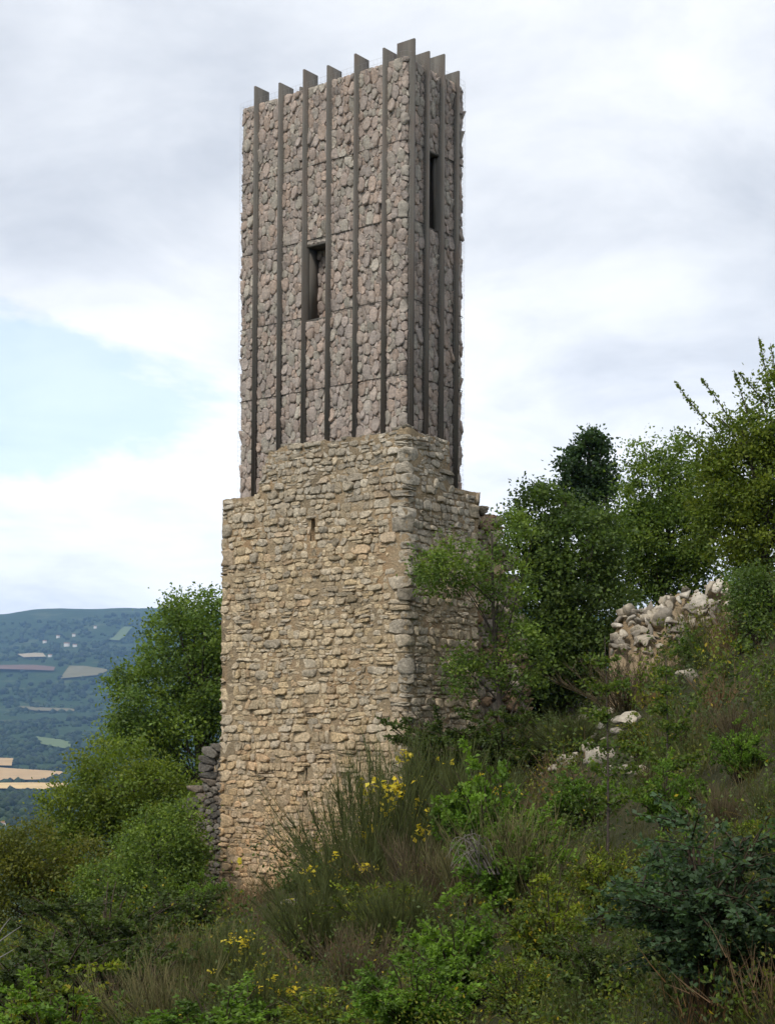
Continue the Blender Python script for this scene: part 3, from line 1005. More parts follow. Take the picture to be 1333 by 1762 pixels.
def bez(p0, p1, p2, n):
    t = np.linspace(0, 1, n)[:, None]
    return (1 - t) ** 2 * p0 + 2 * t * (1 - t) * p1 + t * t * p2


def ribbons(P, Wd, g):
    """P (N,k,3) polylines -> tapered flat ribbons, width Wd (N) at the foot"""
    N, k, _ = P.shape
    t = P[:, -1] - P[:, 0]
    s = np.cross(t, g.normal(size=(N, 3))); s /= np.linalg.norm(s, axis=1)[:, None] + 1e-9
    tap = np.linspace(1, 0.25, k)
    o = s[:, None, :] * (Wd[:, None] * tap[None])[..., None] / 2
    V = np.stack([P - o, P + o], 2).reshape(N, -1, 3)
    F = np.array([(2 * i, 2 * i + 1, 2 * i + 3, 2 * i + 2) for i in range(k - 1)])
    return V.reshape(-1, 3), (F[None] + (np.arange(N) * 2 * k)[:, None, None]).reshape(-1, 4), 2 * k


def pick_tint(pal, n, g, spread=0.18):
    pal = np.asarray(pal, float)
    return pal[g.integers(0, len(pal), n)] * g.uniform(1 - spread, 1 + spread, (n, 1))


def make_tree(base, lobes, pal, seed, n_cl=260, per=70, leaf=(0.10, 0.06), cl_r=0.42, trunk_r=0.14, label='', name='tree', sprigs=(), group=None, lean=0.0, droop=0.0, limbs=60):
    """lobes: (dx, dy, dz, rx, ry, rz) ellipsoids about the base; leaf clumps fill their outer shells and hang on real limbs"""
    g = np.random.default_rng(seed)
    root = thing(name, base, label, 'tree', group)
    lobes = np.array(lobes, float)
    vol = lobes[:, 3] * lobes[:, 4] * lobes[:, 5]
    li = g.choice(len(lobes), n_cl, p=vol ** 0.75 / (vol ** 0.75).sum())
    d = g.normal(size=(n_cl, 3)); d /= np.linalg.norm(d, axis=1)[:, None]
    rad = g.uniform(0.25, 1.0, n_cl) ** 0.45
    rad *= 1 + 0.22 * value_noise(d * 2.1 + seed, seed)
    C = lobes[li, :3] + d * rad[:, None] * lobes[li, 3:]
    C = C[C[:, 2] > 0.15]; n_cl = len(C)
    # wood: trunk up to the crown's middle, then limbs
    cen = (lobes[:, :3] * vol[:, None]).sum(0) / vol.sum()
    top_ = np.array([cen[0], cen[1], lobes[:, 2].max()])
    tp = bez(np.array([0, 0, -0.3]), np.array([lean + cen[0] * 0.2, cen[1] * 0.2, cen[2] * 0.6]), top_, 9)
    wood = [tube(tp, np.linspace(trunk_r, trunk_r * 0.25, 9), 7)]
    for i in g.choice(n_cl, min(n_cl, limbs), replace=False):
        t = np.clip(C[i, 2] / max(top_[2], 0.1) * g.uniform(0.55, 0.95), 0.3, 0.97)
        s = tp[int(t * 8)]
        m = (s + C[i]) / 2 + np.array([0, 0, 0.25 * np.linalg.norm(C[i] - s)]) * g.uniform(0.1, 0.8) + g.normal(0, 0.1, 3)
        k = trunk_r * g.uniform(0.15, 0.36)
        wood.append(tube(bez(s, m, C[i], 6), np.linspace(k, k * 0.2, 6), 4))
    LC = []; LD = []; T = []
    clt = pick_tint(pal, n_cl, g, 0.22)
    for i in range(n_cl):
        n = int(per * g.uniform(0.5, 1.4)); r = cl_r * g.uniform(0.6, 1.25)
        q = g.normal(size=(n, 3)) * np.array([r, r, r * 0.72]) * 0.62
        LC.append(C[i] + q); dd = q / (np.linalg.norm(q, axis=1)[:, None] + 1e-6) * 0.7 + g.normal(size=(n, 3)) * 0.7 + np.array([0, 0, -droop])
        LD.append(dd); T.append(np.clip(clt[i] * g.uniform(0.72, 1.3, (n, 1)), 0, 1))
    for (a, b, c) in sprigs:                       # long bare-ish shoots reaching out of the crown
        a, b, c = (np.array(v, float) for v in (a, b, c))
        pts = bez(a, b, c, 10); wood.append(tube(pts, np.linspace(0.025, 0.006, 10), 4))
        n = int(np.linalg.norm(c - a) * 60)
        t = np.clip(g.uniform(0.1, 1, n), 0, 1); p = bez(a, b, c, 50)[(t * 49).astype(int)]
        LC.append(p + g.normal(0, 0.10, (n, 3)) * (1.2 - t[:, None])); LD.append((c - a) / np.linalg.norm(c - a) * 0.6 + g.normal(size=(n, 3)) * 0.7); T.append(pick_tint(pal, n, g))
    LC = np.concatenate(LC); LD = np.concatenate(LD); T = np.concatenate(T)
    LD /= np.linalg.norm(LD, axis=1)[:, None] + 1e-9
    N = len(LC); sc = g.uniform(0.6, 1.3, N)
    V, F = leaves(LC, LD, leaf[0] * sc, leaf[1] * sc, g)
    obj('crown', mesh_np('crown', V, [F], np.repeat(T, 4, 0)), MT['leaf'], root)
    V, F = join(wood)
    obj('trunk', mesh_np('trunk', V, F, smooth=True), MT['bark'], root)
    return root


def broom_mesh(seed, h=1.0, n_main=46, twigs=24, spread=0.75, pal=((0.058, 0.074, 0.022), (0.076, 0.092, 0.028), (0.046, 0.060, 0.022)), tipmix=(0.12, 0.13, 0.04), w=0.010, flowers=0, curve=0.35):
    """upright rush-like shrub: fanning main stems with bundles of thin green twigs"""
    g = np.random.default_rng(seed)
    az = g.uniform(0, 2 * math.pi, n_main); tl = np.abs(g.normal(0, 0.5, n_main)) * spread + 0.05
    tl = np.clip(tl, 0, 1.15)
    D = np.stack([np.cos(az) * np.sin(tl), np.sin(az) * np.sin(tl), np.cos(tl)], -1)
    L = h * g.uniform(0.45, 0.88, n_main)
    B = np.stack([np.cos(az), np.sin(az), np.zeros(n_main)], -1) * g.uniform(0, 0.12, (n_main, 1)) * h
    t = np.linspace(0, 1, 5)
    bend = np.array([0, 0, 1.0])
    main = B[:, None] + D[:, None] * (L[:, None] * t)[..., None] + bend * (curve * 0.3 * L[:, None] * t ** 2)[..., None]
    V1, F1, k1 = ribbons(main, np.full(n_main, w * 2.2), g)
    T1 = np.repeat(pick_tint([(0.06, 0.048, 0.03), (0.05, 0.05, 0.026)], n_main, g), k1, 0)
    n = n_main * twigs
    mi = np.repeat(np.arange(n_main), twigs)
    tt = g.uniform(0.12, 1.0, n)
    S = B[mi] + D[mi] * (L[mi] * tt)[:, None] + bend * (curve * 0.3 * L[mi] * tt ** 2)[:, None]
    d = D[mi] + g.normal(0, 0.30, (n, 3)) + np.array([0, 0, 0.35]); d /= np.linalg.norm(d, axis=1)[:, None]
    l = h * g.uniform(0.10, 0.30, n)
    t4 = np.linspace(0, 1, 4)
    P = S[:, None] + d[:, None] * (l[:, None] * t4)[..., None] + np.array([0, 0, 1.0]) * (0.10 * l[:, None] * t4 ** 2)[..., None]
    V2, F2, k2 = ribbons(P, w * g.uniform(0.6, 1.2, n), g)
    base = pick_tint(pal, n, g, 0.25)
    ramp_ = np.repeat(t4, 2)[None, :, None]
    T2 = (base[:, None] * (1 - ramp_ * 0.5) + np.array(tipmix) * ramp_ * 0.5).reshape(-1, 3)
    parts = [(V1, F1), (V2, F2)]; T = [T1, T2]
    tips = P[:, -1]
    V, F = join(parts); T = np.concatenate(T)
    fl = None
    if flowers:
        k = g.choice(n, flowers)
        # blossoms sit in a few sprays
        c = tips[g.choice(n, max(2, flowers // 3))]
        k = np.argsort(((tips[:, None] - c[None]) ** 2).sum(-1).min(1))[:flowers]
        q = np.repeat(tips[k], 3, 0) + g.normal(0, 0.025, (len(k) * 3, 3)) * h
        dd = g.normal(size=q.shape); dd /= np.linalg.norm(dd, axis=1)[:, None]
        Vf, Ff = leaves(q, dd, g.uniform(0.025, 0.05, len(q)) * min(1.3, h), g.uniform(0.02, 0.04, len(q)) * min(1.3, h), g)
        fl = mesh_np('flowers', Vf, [Ff], np.repeat(pick_tint([(0.72, 0.55, 0.03), (0.80, 0.66, 0.08)], len(q), g), 4, 0))
    return mesh_np('twigs', V, F, T), fl


def tuft_arrays(C, H, g, blades, spread, w, pal, seg=2, tip=None):
    """grass-like tufts at points C (n,3) with heights H"""
    n = len(C) * blades; ci = np.repeat(np.arange(len(C)), blades)
    az = g.uniform(0, 2 * math.pi, n); tl = np.abs(g.normal(0, spread, n))
    d = np.stack([np.cos(az) * np.sin(tl), np.sin(az) * np.sin(tl), np.cos(tl)], -1)
    l = H[ci] * g.uniform(0.5, 1.1, n)
    t = np.linspace(0, 1, seg + 1)
    off = np.stack([np.cos(az), np.sin(az), np.zeros(n)], -1) * (g.uniform(0, 0.22, n) * H[ci])[:, None]
    droop = np.stack([np.cos(az), np.sin(az), np.full(n, -0.55)], -1)
    P = (C[ci] + off)[:, None] + d[:, None] * (l[:, None] * t)[..., None] + droop[:, None] * (0.22 * l[:, None] * t ** 2)[..., None]
    V, F, k = ribbons(P, w * g.uniform(0.6, 1.3, n), g)
    clump = pal[ci] if np.ndim(pal) == 2 and len(pal) == len(C) else pick_tint(pal, len(C), g)[ci]
    T = clump * g.uniform(0.7, 1.3, (n, 1))
    T = np.repeat(T, k, 0)
    return V, F, T


def leafy_mesh(seed, h=1.0, r=0.5, n_stem=14, per=60, leaf=(0.06, 0.035), pal=((0.05, 0.10, 0.018), (0.07, 0.13, 0.022)), up=0.3, wood_c=(0.06, 0.045, 0.03), sub=4, accent=None):
    """leafy bush: arching stems, side shoots, leaves along the shoots. -> (stems mesh, leaves mesh)"""
    g = np.random.default_rng(seed)
    wood = []; LC = []; LD = []; T = []
    for i in range(n_stem):
        a = g.uniform(0, 2 * math.pi); R = r * g.uniform(0.2, 1.0) ** 0.7; hh = h * g.uniform(0.5, 1.0) * (1 - 0.35 * (R / r) ** 2)
        p0 = np.array([math.cos(a), math.sin(a), 0]) * r * 0.12; p2 = np.array([math.cos(a) * R, math.sin(a) * R, hh])
        p1 = np.array([math.cos(a) * R * 0.35, math.sin(a) * R * 0.35, hh * 0.75])
        pts = bez(p0, p1, p2, 8); wood.append(tube(pts, np.linspace(0.012, 0.003, 8) * max(h, 0.5), 4))
        st = pick_tint(pal, 1, g, 0.25)[0]
        for s in range(sub):
            t = g.uniform(0.3, 1.0); q0 = pts[int(t * 7)]
            dv = g.normal(size=3) * np.array([1, 1, 0.5]) + np.array([math.cos(a) * .5, math.sin(a) * .5, up]); dv /= np.linalg.norm(dv)
            q2 = q0 + dv * h * g.uniform(0.12, 0.32); qs = bez(q0, (q0 + q2) / 2 + np.array([0, 0, 0.03 * h]), q2, 5)
            wood.append(tube(qs, np.linspace(0.005, 0.002, 5) * max(h, 0.5), 3))
            n = int(per / sub * g.uniform(0.6, 1.4))
            tt = g.uniform(0.05, 1.0, n); p = bez(q0, (q0 + q2) / 2, q2, 30)[(tt * 29).astype(int)]
            dd = dv * 0.6 + g.normal(size=(n, 3)) * 0.8; dd /= np.linalg.norm(dd, axis=1)[:, None]
            LC.append(p + dd * leaf[0] * 0.5 + g.normal(0, leaf[0] * 0.35, (n, 3))); LD.append(dd)
            c = st * g.uniform(0.7, 1.3, (n, 1))
            if accent is not None:
                k = g.random(n) < accent[0]; c[k] = np.array(accent[1]) * g.uniform(0.7, 1.2, (k.sum(), 1))
            T.append(c)
    LC = np.concatenate(LC); LD = np.concatenate(LD); T = np.concatenate(T); N = len(LC); sc = g.uniform(0.6, 1.3, N)
    V, F = leaves(LC, LD, leaf[0] * sc, leaf[1] * sc, g)
    lm = mesh_np('leaves', V, [F], np.repeat(np.clip(T, 0, 1), 4, 0))
    V, F = join(wood)
    wm = mesh_np('stems', V, F, np.tile(np.array(wood_c), (len(V), 1)))
    return wm, lm


def place(name, label, cat, base, parts, scale=1.0, rz=0.0, group=None, sxy=1.0, tilt=(0, 0)):
    root = thing(name, base, label, cat, group)
    root.rotation_euler = (tilt[0], tilt[1], rz); root.scale = (scale * sxy, scale * sxy, scale)
    last = None
    for nm, me, mt in parts:
        if me is not None:
            o = obj(nm, me, MT[mt], last if nm == 'flowers' else root); last = o
            if nm == 'flowers': o['kind'] = 'stuff'
    return root


# ------------------------------------------------------------------ trees
G_DARK = [(0.091, 0.146, 0.031), (0.121, 0.178, 0.037), (0.073, 0.116, 0.031)]
G_MID = [(0.133, 0.203, 0.037), (0.172, 0.240, 0.040), (0.103, 0.164, 0.035)]
G_BRIGHT = [(0.136, 0.189, 0.023), (0.168, 0.210, 0.023), (0.113, 0.162, 0.023)]
G_OLIVE = [(0.128, 0.141, 0.021), (0.160, 0.162, 0.021), (0.099, 0.116, 0.021)]


def px_lobes(base, y, lst, depth=1.0):
    """(column, row, half width px, half height px[, depth shift]) at distance y -> ellipsoids relative to base"""
    out = []
    for e in lst:
        px, py, hw, hh = e[:4]; dy = e[4] if len(e) > 4 else 0.0
        p = at(px, py, y + dy); k = (y + dy) / FPX
        out.append((*(p - base), hw * k, max(0.8, min(hw, hh) * k) * depth, hh * k))
    return out


def T_(px, y, lst, pal, seed, label, name='broadleaf_tree', **kw):
    b = foot(px, y)
    if 'spr' in kw:
        kw['sprigs'] = [tuple(at(*q, y) - b for q in s) for s in kw.pop('spr')]
    return make_tree(b, px_lobes(b, y, lst, kw.pop('depth', 1.0)), pal, seed, label=label, name=name, **kw)


def build_trees():
    # left of the tower
    T_(345, 60, [(330, 1130, 95, 115), (375, 1090, 75, 85), (265, 1215, 80, 95), (345, 1290, 100, 130), (250, 1300, 85, 85), (400, 1200, 80, 150), (225, 1180, 35, 45), (320, 1050, 40, 35)], G_MID, 101,
       'tall green tree rising behind the left edge of the stone tower', n_cl=660, per=75, leaf=(0.15, 0.085), cl_r=0.50, trunk_r=0.2)
    T_(215, 52, [(215, 1345, 90, 85), (140, 1400, 75, 65), (275, 1400, 85, 95), (190, 1450, 100, 85), (110, 1440, 60, 50)], G_BRIGHT, 102,
       'rounded yellow-green bushy tree below the tall tree, left of the tower', n_cl=420, per=75, leaf=(0.12, 0.07), cl_r=0.42, trunk_r=0.12)
    T_(60, 46, [(55, 1480, 90, 65), (-20, 1500, 90, 80), (140, 1520, 80, 80), (20, 1560, 110, 80)], G_OLIVE, 103,
       'low olive green tree at the left edge of the picture above the valley', n_cl=360, per=70, leaf=(0.11, 0.06), cl_r=0.38, trunk_r=0.1)
    T_(265, 44, [(270, 1475, 80, 75), (210, 1540, 80, 70), (305, 1545, 60, 55), (312, 1440, 32, 60), (325, 1500, 30, 45)], G_MID, 104,
       'green bushy tree half hiding the crumbling wall stub', n_cl=360, per=75, leaf=(0.10, 0.055), cl_r=0.36, trunk_r=0.1)
    # right of the tower
    T_(880, 40.5, [(875, 1000, 50, 65), (785, 970, 58, 48, -1.0), (890, 1130, 55, 75), (742, 980, 32, 36, -1.4), (890, 920, 38, 38), (800, 1160, 42, 42)], G_MID, 105,
       'thin leafy tree leaning in front of the tower\'s narrow side', n_cl=230, per=48, leaf=(0.10, 0.055), cl_r=0.28, trunk_r=0.09, lean=-0.4, limbs=16)
    T_(985, 47, [(985, 960, 90, 95), (930, 900, 60, 60), (930, 1040, 65, 90), (1010, 1060, 90, 85), (965, 1130, 85, 75), (925, 850, 18, 25), (925, 1150, 55, 65)], G_DARK, 106,
       'broad dark green tree filling the gap right of the tower', n_cl=640, per=75, leaf=(0.125, 0.075), cl_r=0.40, trunk_r=0.18)
    T_(1015, 55, [(1008, 800, 34, 42), (1000, 855, 42, 45), (1030, 870, 38, 55), (985, 795, 20, 24), (1042, 815, 18, 26), (1020, 765, 22, 22), (976, 830, 14, 18)], [(0.040, 0.076, 0.028), (0.050, 0.090, 0.030), (0.032, 0.062, 0.026)], 107,
       'small dark round-topped tree standing up against the sky', n_cl=170, per=62, leaf=(0.13, 0.10), cl_r=0.33, trunk_r=0.13)
    T_(1135, 51, [(1130, 850, 62, 60), (1105, 800, 28, 36), (1170, 800, 40, 48), (1160, 920, 85, 80), (1090, 930, 60, 70), (1200, 870, 50, 70), (1075, 1010, 70, 55), (1180, 995, 85, 50)], G_MID, 108,
       'leafy tree between the dark round tree and the tall rightmost tree', n_cl=560, per=70, leaf=(0.12, 0.07), cl_r=0.40, trunk_r=0.16)
    T_(1310, 46, [(1290, 830, 90, 90), (1330, 720, 60, 80), (1245, 770, 52, 55), (1340, 900, 110, 110), (1260, 930, 70, 65), (1390, 800, 90, 120), (1230, 850, 50, 60)], G_BRIGHT, 109,
       'tall bright green tree at the right edge with long shoots against the sky', n_cl=620, per=70, leaf=(0.115, 0.07), cl_r=0.38, trunk_r=0.2,
       spr=[((1250, 760), (1205, 720), (1160, 655)), ((1265, 740), (1245, 700), (1205, 650)), ((1290, 730), (1280, 690), (1262, 636)), ((1325, 690), (1318, 640), (1305, 578)),
            ((1345, 690), (1335, 650), (1325, 590)), ((1240, 790), (1210, 770), (1168, 735)), ((1320, 700), (1290, 660), (1270, 640))])
    T_(1318, 36, [(1310, 1060, 60, 70), (1345, 1150, 80, 90), (1285, 1020, 35, 40)], G_DARK, 110,
       'dark low tree at the right edge below the tall bright tree', n_cl=230, per=70, leaf=(0.08, 0.045), cl_r=0.30, trunk_r=0.09)


build_trees()


# ------------------------------------------------------------------ walls and stones about the slope
def voro_wall(root, P0, ux, nrm, width, prof, zb, seed, pal, sizes, aniso=1.7, proud=0.05, n_single=60, thick=0.5):
    """a flat-faced piece of rubble wall: P0 plan point, ux along, nrm outward, prof(u)=top"""
    g = np.random.default_rng(seed)
    org = np.array(root.location)
    tof = lambda u, v, d: np.concatenate([P0 + ux * np.asarray(u)[..., None] + nrm * np.asarray(d)[..., None], np.asarray(v)[..., None]], -1)
    us = np.linspace(0, width, 30); zt = prof(us)
    rows = []
    for f in np.linspace(0, 1, 24):
        z = zb + (zt - zb) * f
        rows.append(tof(us, z, -0.01 + 0.03 * fbm(np.c_[us * 3, z * 3, us * 0], seed, 3)))
    rows.append(tof(us, zt, np.full(30, -thick))); rows.append(tof(us, np.full(30, zb), np.full(30, -thick)))
    V = np.concatenate(rows); nr = len(rows); i, j = np.meshgrid(np.arange(nr - 1), np.arange(29), indexing='ij')
    F = np.stack([i * 30 + j, i * 30 + j + 1, (i + 1) * 30 + j + 1, (i + 1) * 30 + j], -1).reshape(-1, 4)
    side0 = np.arange(nr) * 30; side1 = side0 + 29
    me = bpy.data.meshes.new('core')
    F_side = []
    for s, rev in ((side0, False), (side1, True)):
        for k in range(1, nr - 3):
            F_side.append((s[0], s[k], s[k + 1]) if not rev else (s[0], s[k + 1], s[k]))
        F_side.append((s[0], s[nr - 2], s[nr - 1])); F_side.append((s[0], s[nr - 3], s[nr - 2]))
    obj('mortar_core', mesh_np('mortar_core', V - org, [F, np.array(F_side)], smooth=False), MT['mortar'], root)
    P, R = darts((0, width, zb, float(zt.max()) + 0.1), sizes, aniso, seed, (), 0.78, lambda u, v: v < prof(u) - 0.02)
    polys = cells(P, R, aniso, lambda i: (max(-0.06, P[i][0] - .6), min(width + .06, P[i][0] + .6), P[i][1] - .5, min(P[i][1] + .5, float(prof(np.array([P[i][0]]))[0]) + 0.08)))
    polys = [p for p in polys if p is not None and poly_area(p) > 0.004]
    Vs, size = stone_arrays(polys, tof, 0.12, proud, g, m=12, gap=0.008, corner=0.16, tilt=0.15, flat=0.5)
    T = pick_tint(pal, len(polys), g, 0.2)
    emit_stones(Vs, T, root, MT['ruin'], np.argsort(-size)[:n_single], 'stone', 'smaller_wall_stones', m=12)


def build_walls():
    greyp = [(0.20, 0.18, 0.15), (0.25, 0.22, 0.18), (0.16, 0.145, 0.125), (0.24, 0.195, 0.15)]
    # crumbling stub on the left, set back from the tower's face
    Lc = np.array(rl.pts[1]) + d2 * 0.9 + d1 * 0.0
    pts = [(378, 1285), (370, 1300), (364, 1340), (350, 1362), (336, 1400), (332, 1430), (318, 1468), (300, 1500), (285, 1530)]
    n_ = -d2; k = (Lc @ n_)
    uz = []
    for px, py in pts:
        r = ray(px, py); t = k / (r[:2] @ n_); uz.append(((r[:2] * t - Lc) @ d1, r[2] * t))
    uz = np.array(uz); o_ = np.argsort(uz[:, 0]); uz = uz[o_]
    wd = float(uz[-1, 0]) + 0.1
    # walk so that the outward side faces the camera: from the outer end towards the tower
    P0 = Lc + d1 * wd
    prof = lambda u: np.interp(wd - np.asarray(u, float), uz[:, 0], uz[:, 1]) + 0.06 * np.sin(np.asarray(u, float) * 9)
    root = thing('wall_stub', (*(Lc + d1 * wd / 2), -5.0), 'crumbling grey rubble wall stub stepping down from the tower\'s left edge', 'wall')
    voro_wall(root, P0, -d1, -d2, wd + 0.4, prof, -6.0, 71, greyp, [(0.12, 0.18, 0.3), (0.07, 0.12, 1.0)], 1.4, 0.09, 60)
    # broken wall carrying on from the tower's right corner
    Rr = np.array(rl.pts[3]) + d1 * 0.25
    pts = [(818, 878), (838, 885), (842, 930), (862, 950), (868, 1010), (880, 1090), (893, 1180), (905, 1230)]
    n_ = -d1; k = Rr @ n_; uz = []
    for px, py in pts:
        r = ray(px, py); t = k / (r[:2] @ n_); uz.append(((r[:2] * t - Rr) @ d2, r[2] * t))
    uz = np.array(uz); wd = float(uz[-1, 0])
    prof = lambda u: np.interp(np.asarray(u, float), uz[:, 0], uz[:, 1]) + 0.08 * np.sin(np.asarray(u, float) * 7)
    root = thing('broken_wall', (*(Rr + d2 * wd / 2), 1.0), 'broken orange and cream wall end behind the right corner of the tower', 'wall')
    voro_wall(root, Rr, d2, -d1, wd, prof, -1.5, 72, [(0.42, 0.28, 0.17), (0.46, 0.34, 0.22), (0.52, 0.44, 0.33), (0.34, 0.29, 0.23)], [(0.22, 0.36, 0.5), (0.13, 0.22, 0.8), (0.08, 0.13, 1.0)], 1.3, 0.13, 80)


build_walls()
ROCKS = {}


def rock_mesh(k, sub=3, pal=(0.42, 0.36, 0.27)):
    key = (k, sub, pal)
    if key not in ROCKS:
        v, f = rock(900 + k * 13, (1, 0.8, 0.62), sub, 13, 0.12)
        g = np.random.default_rng(k)
        ROCKS[key] = mesh_np('rock', v, [f], np.tile(np.array(pal), (len(v), 1)), False)
    return ROCKS[key]


BOULD = []


def build_rocks():
    g = np.random.default_rng(51)
    # tumbled wall on the slope at the right
    base = at(1165, 1105, 44.0)
    root = thing('rubble_wall', base, 'tumbled cream limestone wall on the slope under the right-hand trees', 'wall')
    topl = [(1050, 1100), (1062, 1060), (1085, 1040), (1115, 1045), (1145, 1025), (1168, 1005), (1185, 1010), (1215, 1012), (1232, 985), (1255, 988), (1275, 1030), (1290, 1075)]
    tx = np.array([p[0] for p in topl]); ty = np.array([p[1] for p in topl])
    # mound the stones lie on
    us = np.linspace(1048, 1292, 26); rows = [[at(u, 1290, 43.0) for u in us]]
    for f in np.linspace(0, 1, 9):
        row = []
        for u in us:
            t_ = np.interp(u, tx, ty); py = 1150 + (t_ + 14 - 1150) * f; row.append(at(u, py, 43.6 + 1.5 * f + 0.25 * math.sin(u * 0.11 + f * 5)))
        rows.append(row)
    rows.append([at(u, np.interp(u, tx, ty) + 30, 46.6) for u in us])
    V = np.array(rows).reshape(-1, 3) - base; n = len(us); i, j = np.meshgrid(np.arange(10), np.arange(n - 1), indexing='ij')
    F = np.stack([i * n + j, i * n + j + 1, (i + 1) * n + j + 1, (i + 1) * n + j], -1).reshape(-1, 4)
    obj('rubble_core', mesh_np('rubble_core', V, [F]), MT['mortar'], root)
    pals = [(0.54, 0.475, 0.375), (0.42, 0.365, 0.285), (0.30, 0.265, 0.215), (0.62, 0.56, 0.47)]
    for k in range(190):
        u = g.uniform(1052, 1285); t_ = np.interp(u, tx, ty)
        f = g.random() ** 1.2; py = t_ + 6 + (1118 - t_) * f
        yy = 45.0 - 1.4 * f + g.normal(0, .05)
        s = float(np.clip(g.lognormal(math.log(0.17), 0.45), 0.07, 0.42))
        pal = pals[int(g.integers(0, 4))] if f < 0.5 else pals[int(g.integers(1, 3))]
        o = obj('stone', rock_mesh(k % 7, 2, pal), MT['rock'], root)
        o.location = tuple(at(u, py, yy) - base); o.scale = (s * 1.15, s, s * (0.7 if f > .3 else .9))
        o.rotation_euler = (g.normal(0, .7), g.normal(0, .7), g.uniform(0, 6.28))
    # boulders: column, row of the middle, distance, half width px, label
    B = [(922, 1262, 36, 24, 'grey round boulder beside the foot of the dark green tree'),
         (905, 1268, 35.5, 10, 'small pale stone leaning on the grey round boulder'),
         (858, 1298, 33, 13, 'upright narrow grey stone in the grass right of the tower'),
         (957, 1278, 34, 30, 'long ridged grey boulder half buried in the slope'),
         (1025, 1300, 33, 32, 'flat cream boulder low on the slope behind the saplings'),
         (975, 1298, 33, 13, 'small cream stone between the ridged and the flat boulders'),
         (1083, 1237, 36, 20, 'cream angular boulder on the bank between the two saplings'),
         (1032, 1250, 37, 13, 'small grey stone on the bank left of the angular boulder'),
         (1190, 1138, 40, 14, 'grey stone below the tumbled limestone wall'),
         (1185, 1163, 39, 26, 'long pale ledge of rock under the tumbled limestone wall'),
         (783, 1502, 21, 19, 'pale rounded boulder beside the dead twigs'),
         (742, 1517, 21, 17, 'flat whitish stone left of the rounded boulder by the dead twigs'),
         (500, 1555, 24, 20, 'pale stone slab in the broom below the tower'),
         (395, 1530, 43, 22, 'grey footing stone at the tower\'s lower left corner'),
         (668, 1633, 16, 12, 'small white stone among the dry shrubs low in the middle'),
         (605, 1495, 30, 15, 'pale stone showing through the broom at the tower foot'),
         (1060, 1120, 40, 14, 'tan block fallen below the left end of the tumbled limestone wall'),
         (1110, 1190, 38, 16, 'grey block lodged in the bank above the angular boulder'),
         (1000, 1270, 35, 15, 'grey rough stone just above the flat cream boulder')]
    for k, (px, py, y, hw, lab) in enumerate(B):
        p = hit(px, py + hw * 0.55, 8, 60); y = p[1]; s = 1.25 * hw * y / FPX; BOULD.append((p[0], p[1], s))
        o = obj('boulder', rock_mesh(k % 7 + 10, 3, [(0.30, 0.28, 0.24), (0.44, 0.39, 0.31)][0 if 'grey' in lab else 1]), MT['rock'])
        o.location = (p[0], p[1], p[2] + s * 0.35); hz = g.uniform(0.9, 1.25)
        o.scale = (s, s, s * hz); o.rotation_euler = (g.normal(0, .2), g.normal(0, .2), g.uniform(0, 6.28))
        tag(o, lab, 'rock')


build_rocks()


def build_scatter():
    g = np.random.default_rng(58); parts = []; T = []
    for k in range(110):
        if k < 85: px, py = g.uniform(850, 1115), g.uniform(1212, 1335)
        else: px, py = g.uniform(1040, 1160), g.uniform(1110, 1185)
        p = hit(px, py, 12, 60); s = float(np.clip(g.lognormal(math.log(0.13), 0.5), 0.05, 0.34))
        v, f = rock(int(g.integers(1e6)), (s * 1.2, s, s * 0.75), 2, 11, 0.12)
        a = g.uniform(0, 6.28); R = np.array([[math.cos(a), -math.sin(a), 0], [math.sin(a), math.cos(a), 0], [0, 0, 1]])
        parts.append((v @ R.T + p + np.array([0, 0, s * 0.3]), f)); T.append(np.tile(pick_tint([(0.42, 0.37, 0.29), (0.32, 0.285, 0.23), (0.50, 0.44, 0.35)], 1, g), (len(v), 1)))
        if k % 2 == 0: BOULD.append((p[0], p[1], s))
    V, F = join(parts)
    o = obj('scattered_rubble', mesh_np('scattered_rubble', V, F, np.concatenate(T)), MT['rock'])
    tag(o, 'small loose stones scattered down the bank right of the tower', 'rubble', None, 'stuff')


build_scatter()


